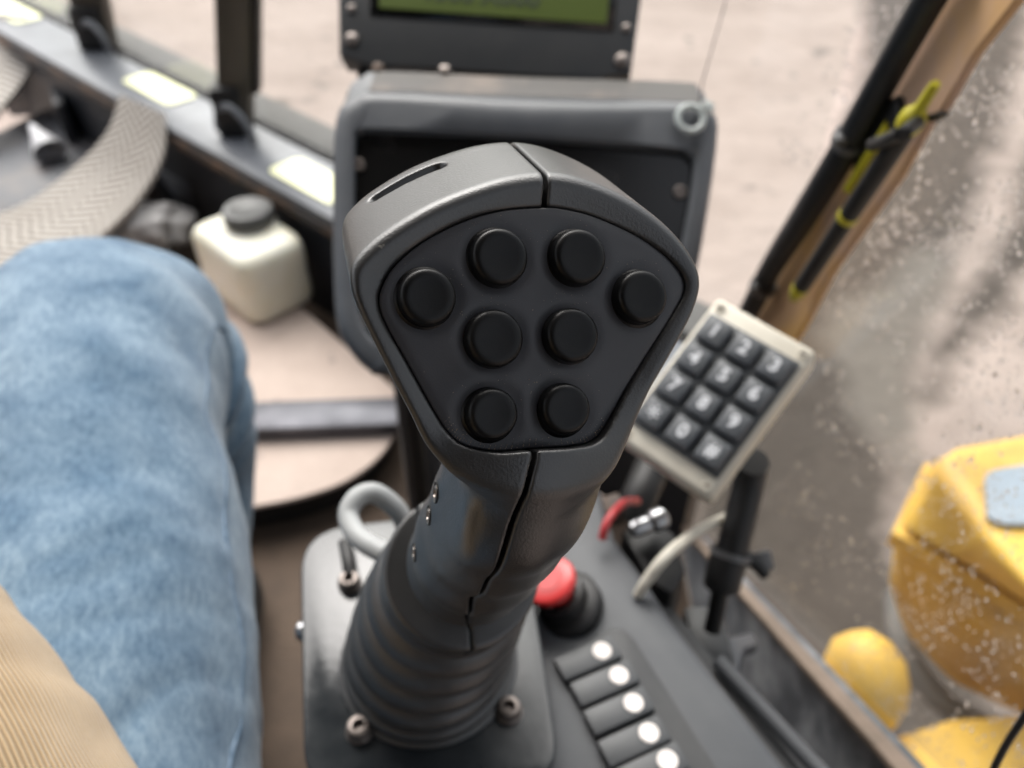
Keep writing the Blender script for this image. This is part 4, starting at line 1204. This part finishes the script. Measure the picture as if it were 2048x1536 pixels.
# dark slot in the top left of the head
sa, sb = hit(752, 394), hit(872, 333)
if sa and sb:
    SLOT.append((to_loc(sa) + np.array([0, 0, 0.0]), to_loc(sb), 0.0021, 0.0028))
SEAM = []
for px, py in [(1093, 300), (1093, 412), (1085, 520), (1060, 897)]:
    SEAM.append(face_uv(px, py))
SEAM = [(face_uv(1093, 412)[0] + 0.0003, 0.2), face_uv(1093, 412)] + [face_uv(1061, 897)]
for px, py in [(1055, 950), (1047, 1000), (1034, 1050), (1015, 1095), (985, 1142), (957, 1185), (945, 1210), (941, 1235), (940, 1260)]:
    h_ = hit(px, py)
    if h_:
        q = to_loc(h_); SEAM.append((q[0], q[1]))
low_ = sorted([s_ for s_ in SEAM if s_[1] < -0.03], key=lambda s_: s_[1])
vv_ = np.array([s_[1] for s_ in low_]); uu_ = np.array([s_[0] for s_ in low_])
pf = np.polyfit(vv_, uu_, 3)
SEAM = [s_ for s_ in SEAM if s_[1] >= -0.03] + [(float(np.polyval(pf, v_)), float(v_)) for v_ in np.linspace(vv_.min(), vv_.max() - 0.002, 24)]
SEAM = sorted(SEAM, key=lambda s: s[1])
SVv = np.array([s[1] for s in SEAM]); SUu = np.array([s[0] for s in SEAM])
def seam(u, v, w_):
    s = np.interp(v, SVv, SUu)
    sl = (np.interp(v + 0.0008, SVv, SUu) - np.interp(v - 0.0008, SVv, SUu)) / 0.0016
    return (u - s) / np.sqrt(1 + sl * sl)
GAP = 0.00055
def f_left(u, v, w_):
    b = body(u, v, w_); s = seam(u, v, w_)
    return smax(b, np.minimum(s + GAP, b + 0.0050), 0.0007)
def f_right(u, v, w_):
    b = body(u, v, w_); s = seam(u, v, w_)
    return smax(b, np.maximum(-s + GAP, -(b + 0.0046)), 0.0007)
HG = 0.00060
allp = np.array([cB - 0.034, cB + 0.034, cA - 0.034, [-0.06, -0.06, -0.004], [0.06, 0.085, 0.06]])
lo = allp.min(0) - 0.003; hi = allp.max(0) + 0.003
def field(fn_):
    """evaluate on a coarse grid first and only refine near the surface"""
    dims = (np.ceil((hi - lo) / HG)).astype(int) + 1
    S = 6
    ax_ = [lo[k] + np.arange(dims[k]) * HG for k in range(3)]
    F = np.full(tuple(dims), 1.0, np.float32)
    ci = [np.arange(0, d, S) for d in dims]
    for i in ci[0]:
        for j in ci[1]:
            i1, j1 = min(i + S, dims[0]), min(j + S, dims[1])
            pass
    U = ax_[0][ci[0]][:, None, None] + S * HG / 2; V = ax_[1][ci[1]][None, :, None] + S * HG / 2; W = ax_[2][ci[2]][None, None, :] + S * HG / 2
    U, V, W = np.broadcast_arrays(U, V, W)
    C = fn_(U, V, W)
    near = np.abs(C) < S * HG * 1.9
    Fs = np.repeat(np.repeat(np.repeat(C, S, 0), S, 1), S, 2)[:dims[0], :dims[1], :dims[2]].astype(np.float32)
    Nn = np.repeat(np.repeat(np.repeat(near, S, 0), S, 1), S, 2)[:dims[0], :dims[1], :dims[2]]
    idx = np.argwhere(Nn)
    vals = np.empty(len(idx), np.float32)
    step = 400000
    for k in range(0, len(idx), step):
        q = lo + idx[k:k + step] * HG
        vals[k:k + step] = fn_(q[:, 0], q[:, 1], q[:, 2])
    Fs[idx[:, 0], idx[:, 1], idx[:, 2]] = vals
    return Fs
def surface_nets(F, fn_):
    neg = F < 0
    nx, ny, nz = F.shape
    c = np.zeros((nx - 1, ny - 1, nz - 1), np.uint8)
    for dx in (0, 1):
        for dy in (0, 1):
            for dz in (0, 1):
                c += neg[dx:nx - 1 + dx, dy:ny - 1 + dy, dz:nz - 1 + dz]
    act = (c > 0) & (c < 8)
    cells = np.argwhere(act)
    idx = -np.ones(act.shape, np.int64)
    idx[act] = np.arange(len(cells))
    pos = np.zeros((len(cells), 3)); cnt = np.zeros(len(cells))
    corners = [(a, b, d) for a in (0, 1) for b in (0, 1) for d in (0, 1)]
    for c0 in corners:
        for axk in range(3):
            if c0[axk] == 0:
                c1 = list(c0); c1[axk] = 1
                A = F[cells[:, 0] + c0[0], cells[:, 1] + c0[1], cells[:, 2] + c0[2]]
                B = F[cells[:, 0] + c1[0], cells[:, 1] + c1[1], cells[:, 2] + c1[2]]
                m = (A < 0) != (B < 0)
                t = np.where(m, A / np.where(m, A - B, 1), 0)
                q = np.array(c0, float)[None, :].repeat(len(cells), 0)
                q[:, axk] = t
                pos[m] += q[m]; cnt[m] += 1
    pos = lo + (cells + pos / cnt[:, None]) * HG
    for _ in range(3):                                   # slide the points onto the true surface
        e = 1e-4
        f0 = fn_(pos[:, 0], pos[:, 1], pos[:, 2])
        gx_ = np.stack([(fn_(pos[:, 0] + e * (k == 0), pos[:, 1] + e * (k == 1), pos[:, 2] + e * (k == 2)) - f0) / e for k in range(3)], 1)
        g2 = np.maximum((gx_ ** 2).sum(1), 0.2)
        stp = np.clip(f0 / g2, -HG * 0.5, HG * 0.5)
        pos -= gx_ * stp[:, None]
    faces = []
    for axk in range(3):
        o1, o2 = [(1, 2), (2, 0), (0, 1)][axk]
        sh = [nx, ny, nz]
        sl0 = [slice(None)] * 3; sl1 = [slice(None)] * 3
        sl0[axk] = slice(0, sh[axk] - 1); sl1[axk] = slice(1, sh[axk])
        cr = neg[tuple(sl0)] != neg[tuple(sl1)]
        e = np.argwhere(cr)
        ok = (e[:, o1] > 0) & (e[:, o2] > 0) & (e[:, o1] < sh[o1] - 1) & (e[:, o2] < sh[o2] - 1)
        e = e[ok]
        def cell(da, db):
            k = e.copy(); k[:, o1] -= da; k[:, o2] -= db
            return idx[k[:, 0], k[:, 1], k[:, 2]]
        q = np.stack([cell(1, 1), cell(0, 1), cell(0, 0), cell(1, 0)], 1)
        flip = ~neg[e[:, 0], e[:, 1], e[:, 2]]
        q[flip] = q[flip][:, ::-1]
        faces.append(q)
    faces = np.concatenate(faces)
    faces = faces[(faces >= 0).all(1)]
    return pos, faces
for nm, fn_ in (('left_shell', f_left), ('right_shell', f_right)):
    pos, faces = surface_nets(field(fn_), fn_)
    wv = to_world(pos)
    me = bpy.data.meshes.new(nm)
    me.vertices.add(len(wv)); me.vertices.foreach_set('co', wv.astype(np.float32).ravel())
    me.loops.add(len(faces) * 4); me.loops.foreach_set('vertex_index', faces.astype(np.int32).ravel())
    me.polygons.add(len(faces)); me.polygons.foreach_set('loop_start', np.arange(0, len(faces) * 4, 4, dtype=np.int32))
    me.update(calc_edges=True); me.validate()
    if np.linalg.det(NB) < 0: me.flip_normals()
    bm = bmesh.new(); bm.from_mesh(me)
    # drop small loose crumbs of the surface
    seen = set(); keep = []
    for f in bm.faces: f.tag = False
    for f in bm.faces:
        if f.tag: continue
        stack = [f]; f.tag = True; isl = []
        while stack:
            g_ = stack.pop(); isl.append(g_)
            for e in g_.edges:
                for h_ in e.link_faces:
                    if not h_.tag: h_.tag = True; stack.append(h_)
        if len(isl) < 4000: keep += isl
    if keep: bmesh.ops.delete(bm, geom=keep, context='FACES')
    bmesh.ops.recalc_face_normals(bm, faces=bm.faces)
    bm.to_mesh(me); bm.free()
    link(nm, me, M['shell'], joy)

# button panel: a slightly cushioned rubber mat in the recess
BTN_PX = [(858, 592), (1002, 512), (1162, 512), (1288, 592), (993, 676), (1148, 670), (988, 828), (1135, 818)]
WPAN = 0.0015
BT = [face_uv(a, b, WPAN - 0.0050) for a, b in BTN_PX]
def panel_w(u, v):
    h = 0.0
    for bu, bv in BT:
        d = math.hypot(u - bu, v - bv)
        h += 0.0014 * math.exp(-(d / 0.0115) ** 2) 
        h -= 0.0010 * math.exp(-(d / 0.0080) ** 6)
    e = -float(samp(TIN, np.array([u]), np.array([v]))[0])
    edge = 0.0003 * math.exp(-(max(e, 0) / 0.0014) ** 2)
    return WPAN - h + edge
cen = PIN.mean(0)
ring_n = len(PIN); RN = 64
verts, faces = [], []
shrunk = PIN + (cen - PIN) / np.linalg.norm(cen - PIN, axis=1)[:, None] * 0.00015
for i in range(RN):
    k = 1 - (i / RN) ** 1.0
    for j in range(ring_n):
        u_, v_ = cen + (shrunk[j] - cen) * k
        verts.append(Vector(to_world(np.array([u_, v_, panel_w(u_, v_)]))))
verts.append(Vector(to_world(np.array([cen[0], cen[1], panel_w(*cen)]))))
for i in range(RN - 1):
    for j in range(ring_n):
        k = (j + 1) % ring_n
        faces.append((i * ring_n + j, i * ring_n + k, (i + 1) * ring_n + k, (i + 1) * ring_n + j))
for j in range(ring_n):
    faces.append(((RN - 1) * ring_n + j, (RN - 1) * ring_n + (j + 1) % ring_n, len(verts) - 1))
# skirt so that the mat has thickness
b0_ = len(verts)
for j in range(ring_n):
    verts.append(Vector(to_world(np.array([shrunk[j][0], shrunk[j][1], 0.0044]))))
for j in range(ring_n):
    k = (j + 1) % ring_n
    faces.append((j, b0_ + j, b0_ + k, k))
me = me_from(verts, faces)
bm = bmesh.new(); bm.from_mesh(me); bmesh.ops.recalc_face_normals(bm, faces=bm.faces)
up_ = sum(1 for f in bm.faces if f.normal.dot(fn) > 0)
if up_ < len(bm.faces) / 2:
    bmesh.ops.reverse_faces(bm, faces=bm.faces)
bm.to_mesh(me); bm.free()
link('button_panel', me, M['panel'], joy)
for i, (bu, bv) in enumerate(BT):
    o_ = Vector(to_world(np.array([bu, bv, WPAN])))
    s_ = [0.95, 0.98, 0.97, 0.95, 0.98, 0.95, 0.87, 0.88][i]
    nb = (fn + Vector((random.uniform(-.02, .02), random.uniform(-.02, .02), 0))).normalized()
    prof = [(0.0082, -0.002), (0.0081, 0.0002), (0.0076, 0.0007), (0.0071, 0.0010), (0.00695, 0.0016), (0.0069, 0.0036), (0.0067, 0.0043), (0.0063, 0.0048), (0.0057, 0.00512), (0.0050, 0.00522), (0.0042, 0.00515), (0.0025, 0.00500), (0.0001, 0.00495)]
    link('button', lathe([(r * s_, h) for r, h in prof], o_, nb, 48), M['button'], joy)

# rubber boot with ribs, from the plate to the collar
boot_rings = []
c0, d0_ = BASE + Vector((0, 0, 0.004)), Vector((0, 0, 1))
c1, d1_ = COL_B + cax * 0.004, cax
span = (c1 - c0).length
NBT, SEGB = 96, 56
xb = Vector((1, 0, 0))
for i in range(NBT + 1):
    t = i / NBT
    h00 = 2 * t ** 3 - 3 * t ** 2 + 1; h10 = t ** 3 - 2 * t ** 2 + t; h01 = -2 * t ** 3 + 3 * t ** 2; h11 = t ** 3 - t ** 2
    p = c0 * h00 + d0_ * span * 0.5 * h10 + c1 * h01 + d1_ * span * 0.6 * h11
    d_ = d0_.lerp(d1_, t).normalized()
    x = (xb - d_ * xb.dot(d_)).normalized(); y = d_.cross(x)
    rb = float(np.interp(t, [0, 0.3, 0.5, 0.68, 0.82, 0.92, 1], [0.0405, 0.0375, 0.0352, 0.0328, 0.0300, 0.0270, 0.0200]))
    ph = 1 - 2 * (1 - abs(math.sin(math.pi * (t * 5.5 + 0.5)))) ** 1.6 * 1.0
    r_ = rb + 0.0042 * ph * (1 if t < 0.93 else max(0, (1 - t) / 0.07))
    boot_rings.append([p + (x * math.cos(2 * math.pi * j / SEGB) + y * math.sin(2 * math.pi * j / SEGB)) * r_ for j in range(SEGB)])
link('boot', loft(boot_rings), M['boot'], joy)

# mounting plate
ppx = [(612, 1110), (690, 1045), (800, 1012), (960, 1012), (1052, 1060), (1082, 1180), (1112, 1400), (1100, 1490), (1040, 1580), (680, 1600), (612, 1500), (598, 1300)]
pp = [Zp(a, b, 0.558) for a, b in [(600, 1060), (1040, 1010), (1125, 1560), (608, 1600)]]
plr = rounded(pp, [0.032, 0.030, 0.022, 0.026], 8)
link('mounting_plate', prism(plr, Vector((0, 0, -0.006)), 0.0015, 3), M['plate'], joy)
link('plate_pedestal', prism(rounded([p.lerp(sum(pp, Vector()) / 4, 0.12) + Vector((0, 0, -0.0075)) for p in pp], 0.02, 5), Vector((0, 0, -0.16)), 0.002, 1), M['console_dark'], joy)
link('boot_flange', lathe([(0.0465, 0), (0.0468, 0.0015), (0.0455, 0.0026), (0.042, 0.0030)], BASE + Vector((0, 0, -0.0015)), Vector((0, 0, 1)), 56), M['boot'], joy)
for px, py in ((700, 1168), (720, 1462), (1018, 1424), (1010, 1120)):
    c = Zp(px, py, 0.5585)
    r_ = 0.0060
    b_ = link('bolt', lathe([(r_ * 1.15, -0.0002), (r_ * 1.15, 0.0010), (r_ * 1.05, 0.0012), (r_, 0.0016), (r_, 0.0050), (r_ * 0.9, 0.0062), (r_ * 0.74, 0.0066), (r_ * 0.52, 0.0066), (r_ * 0.48, 0.0062), (r_ * 0.45, 0.003), (0.0001, 0.003)], c, Vector((0, 0, 1)), 24), M['bolt'], joy)
c = Zp(598, 1255, 0.550)
link('edge_bolt', lathe([(0.005, 0), (0.006, 0.002), (0.006, 0.005), (0.004, 0.008), (0.0001, 0.009)], c + Vector((0.006, 0, -0.004)), Vector((-1, -0.1, 0.3)), 16), M['chrome'], joy)
# screws sunk in the flat left side of the grip
for px, py in ((872, 985), (858, 1030), (829, 1105)):
    h_ = hit(px, py)
    if h_ is None: continue
    q = to_loc(h_); e = 2e-4
    gr = np.array([float(body(np.array([q[0] + e * (k == 0)]), np.array([q[1] + e * (k == 1)]), np.array([q[2] + e * (k == 2)]))[0]) - float(body(np.array([q[0] - e * (k == 0)]), np.array([q[1] - e * (k == 1)]), np.array([q[2] - e * (k == 2)]))[0]) for k in range(3)])
    nn = Vector(gr @ NB).normalized()
    link('screw_well', lathe([(0.0030, -0.0005), (0.0031, 0.0002), (0.0029, 0.0003), (0.0027, -0.0002), (0.0001, -0.0002)], h_, nn, 24), M['dark_hole'], joy)
    link('screw', lathe([(0.0021, -0.0003), (0.0020, 0.0004), (0.0014, 0.0006), (0.0012, 0.0001), (0.0001, 0.0001)], h_ - nn * 0.0001, nn, 20), M['screw'], joy)

# grey cable looping out of the collar
tag(link('grey_cable', tube([P(830, 1125, 0.37), P(775, 1108, 0.375), P(722, 1078, 0.385), P(697, 1035, 0.395), P(712, 998, 0.40), P(748, 986, 0.405), P(790, 1015, 0.41), P(815, 1060, 0.415), P(830, 1110, 0.42)], 0.0052, 16, 8), M['grey_cable']),
    'light grey cable looping out behind the joystick collar', 'cable')
link('cable_clip', tube([Zp(690, 1085, 0.562), Zp(696, 1120, 0.564), Zp(700, 1150, 0.562)], 0.0040, 12, 4), M['black'], joy)

# dust crumbs along the lower edge of the recess
vs, fs = [], []
for _ in range(700):
    if random.random() < 0.72:
        t = random.random()
        i = random.choice([k for k in range(len(PIN)) if PIN[k][1] < -0.024])
        u_, v_ = PIN[i] + (cen - PIN[i]) / np.linalg.norm(cen - PIN[i]) * abs(random.gauss(0.0005, 0.0011))
        s = random.uniform(0.00007, 0.00022)
    else:
        bu, bv = random.choice(BT)
        a = random.uniform(0.3, 2.8); rr_ = random.uniform(0.0074, 0.011)
        u_, v_ = bu + rr_ * math.cos(a), bv + rr_ * math.sin(a)
        s = random.uniform(0.00007, 0.00017)
    if float(samp(TIN, np.array([u_]), np.array([v_]))[0]) > -0.0004: continue
    b = len(vs)
    c = Vector(to_world(np.array([u_, v_, panel_w(u_, v_) - s * 0.4])))
    for k in range(4):
        d = Vector((random.gauss(0, 1), random.gauss(0, 1), random.gauss(0, 1))).normalized()
        vs.append(c + d * s)
    fs += [(b, b + 1, b + 2), (b, b + 2, b + 3), (b, b + 3, b + 1), (b + 1, b + 3, b + 2)]
tag(link('dust_crumbs', me_from(vs, fs), M['crumb'], smooth=False), 'fine brown dust crumbs along the lower edge of the button panel', None, kind='stuff')

# ================================================================== PERSON (right leg and jacket of the operator)
per = thing('person', 'seated operator in faded blue jeans and tan corduroy jacket', 'person', Vector((-0.25, 0.1, 0.0)))
KN = Vector((-0.300, 0.455, 0.515))
axis_pts = [(Vector((-0.150, -0.14, 0.555)), 0.112), (Vector((-0.188, 0.02, 0.555)), 0.106), (Vector((-0.222, 0.15, 0.552)), 0.100), (Vector((-0.252, 0.27, 0.548)), 0.096), (Vector((-0.296, 0.38, 0.550)), 0.095),
            (Vector((-0.333, 0.505, 0.526)), 0.097), (Vector((-0.335, 0.535, 0.440)), 0.090), (Vector((-0.335, 0.54, 0.35)), 0.074), (Vector((-0.335, 0.45, 0.24)), 0.066), (Vector((-0.345, 0.43, 0.12)), 0.060), (Vector((-0.35, 0.43, 0.085)), 0.060)]
cpts = catmull([p for p, r in axis_pts], 20); crr = [q.x for q in catmull([(r, 0, 0) for p, r in axis_pts], 20)]
rings = []
xx = Vector((1, 0, 0))
SG = 120
for i, p in enumerate(cpts):
    a = cpts[max(i - 1, 0)]; b = cpts[min(i + 1, len(cpts) - 1)]
    d_ = (b - a).normalized()
    xx = (xx - d_ * xx.dot(d_)).normalized(); y = d_.cross(xx)
    rg_ = []
    for j in range(SG):
        an = 2 * math.pi * j / SG
        dirv = xx * math.cos(an) + y * math.sin(an)
        q = p + dirv * crr[i]
        cr_ = mn.noise(Vector((q.x * 6 + q.y * 9, q.y * 26 - q.x * 22, q.z * 7)))
        nz = 0.0060 * mn.noise(Vector((q.x * 9, q.y * 16, q.z * 9))) - 0.0065 * max(0.0, 1 - abs(cr_) * 6) * max(0.0, 1 - i / 68.0) + 0.0024 * mn.noise(Vector((q.x * 34 + q.y * 12, q.y * 30, q.z * 30)))
        # folds gathering behind the knee
        fk = math.exp(-((i - 114) / 18.0) ** 2) * max(0.0, math.cos(an - 0.2))
        nz += 0.007 * fk * math.sin(i * 0.55 + 2 * math.cos(an))
        rg_.append(p + dirv * (crr[i] + nz))
    rings.append(rg_)
leg = link('jeans', loft(rings, uv=(0.6, 1.0)), M['denim'], per)
# side seam with stitches
sp_ = []
for i in range(8, 104, 4):
    r_ = rings[i]
    best = max(range(SG), key=lambda j: r_[j].x + 0.30 * r_[j].z)
    sp_.append(r_[best] + Vector((-0.0012, 0, -0.0008)))
link('seam', tube(sp_, 0.0022, 8, 2), M['denim_seam'], leg)
# boot under the leg
bt = [(Vector((-0.355, 0.40, 0.045)), 0.045), (Vector((-0.355, 0.46, 0.05)), 0.048), (Vector((-0.360, 0.54, 0.045)), 0.044), (Vector((-0.362, 0.60, 0.040)), 0.036), (Vector((-0.362, 0.635, 0.036)), 0.018)]
link('boot', tube([p for p, r in bt], [r for p, r in bt], 20, 5), M['black'], per)
# jacket sleeve lying over the thigh
jp = [(P(-470, 1150, 0.34), 0.030), (P(-340, 1275, 0.315), 0.050), (P(-232, 1415, 0.300), 0.055), (P(-160, 1545, 0.288), 0.056), (P(-95, 1690, 0.276), 0.057), (P(-40, 1860, 0.265), 0.058), (P(-10, 2150, 0.25), 0.058)]
cpts = catmull([p for p, r in jp], 12); crr = [q.x for q in catmull([(r, 0, 0) for p, r in jp], 12)]
rings = []
xx = Vector((0, 0, 1))
for i, p in enumerate(cpts):
    a = cpts[max(i - 1, 0)]; b = cpts[min(i + 1, len(cpts) - 1)]
    d_ = (b - a).normalized()
    xx = (xx - d_ * xx.dot(d_)).normalized(); y = d_.cross(xx)
    rg_ = []
    for j in range(96):
        an = 2 * math.pi * j / 96
        dirv = xx * math.cos(an) + y * math.sin(an)
        q = p + dirv * crr[i]
        fo_ = mn.noise(Vector((q.x * 14, q.y * 22, q.z * 9)) + Vector((3, 1, 7)))
        nz = 0.005 * mn.noise(q * 9) + 0.0025 * mn.noise(q * 24) - 0.0015 * max(0.0, 1 - abs(fo_) * 4.5)
        rg_.append(p + dirv * (crr[i] + nz))
    rings.append(rg_)
link('jacket_sleeve', loft(rings, uv=(2.4, 1.0)), M['cord'], per)

# the rest of the jacket: the operator's unseen torso, added to darken the rear
tor = []
for zz, wx_, wy_, cy_ in [(0.50, 0.19, 0.13, -0.26), (0.60, 0.20, 0.135, -0.27), (0.75, 0.20, 0.13, -0.29), (0.90, 0.215, 0.135, -0.31), (1.05, 0.23, 0.135, -0.33), (1.15, 0.215, 0.115, -0.34), (1.20, 0.14, 0.085, -0.345), (1.23, 0.065, 0.06, -0.345)]:
    tor.append([Vector((-0.42 + wx_ * math.cos(2 * math.pi * j / 40), cy_ + wy_ * math.sin(2 * math.pi * j / 40), zz)) for j in range(40)])
link('jacket_body', loft(tor, uv=(2.4, 1.0)), M['cord'], per)
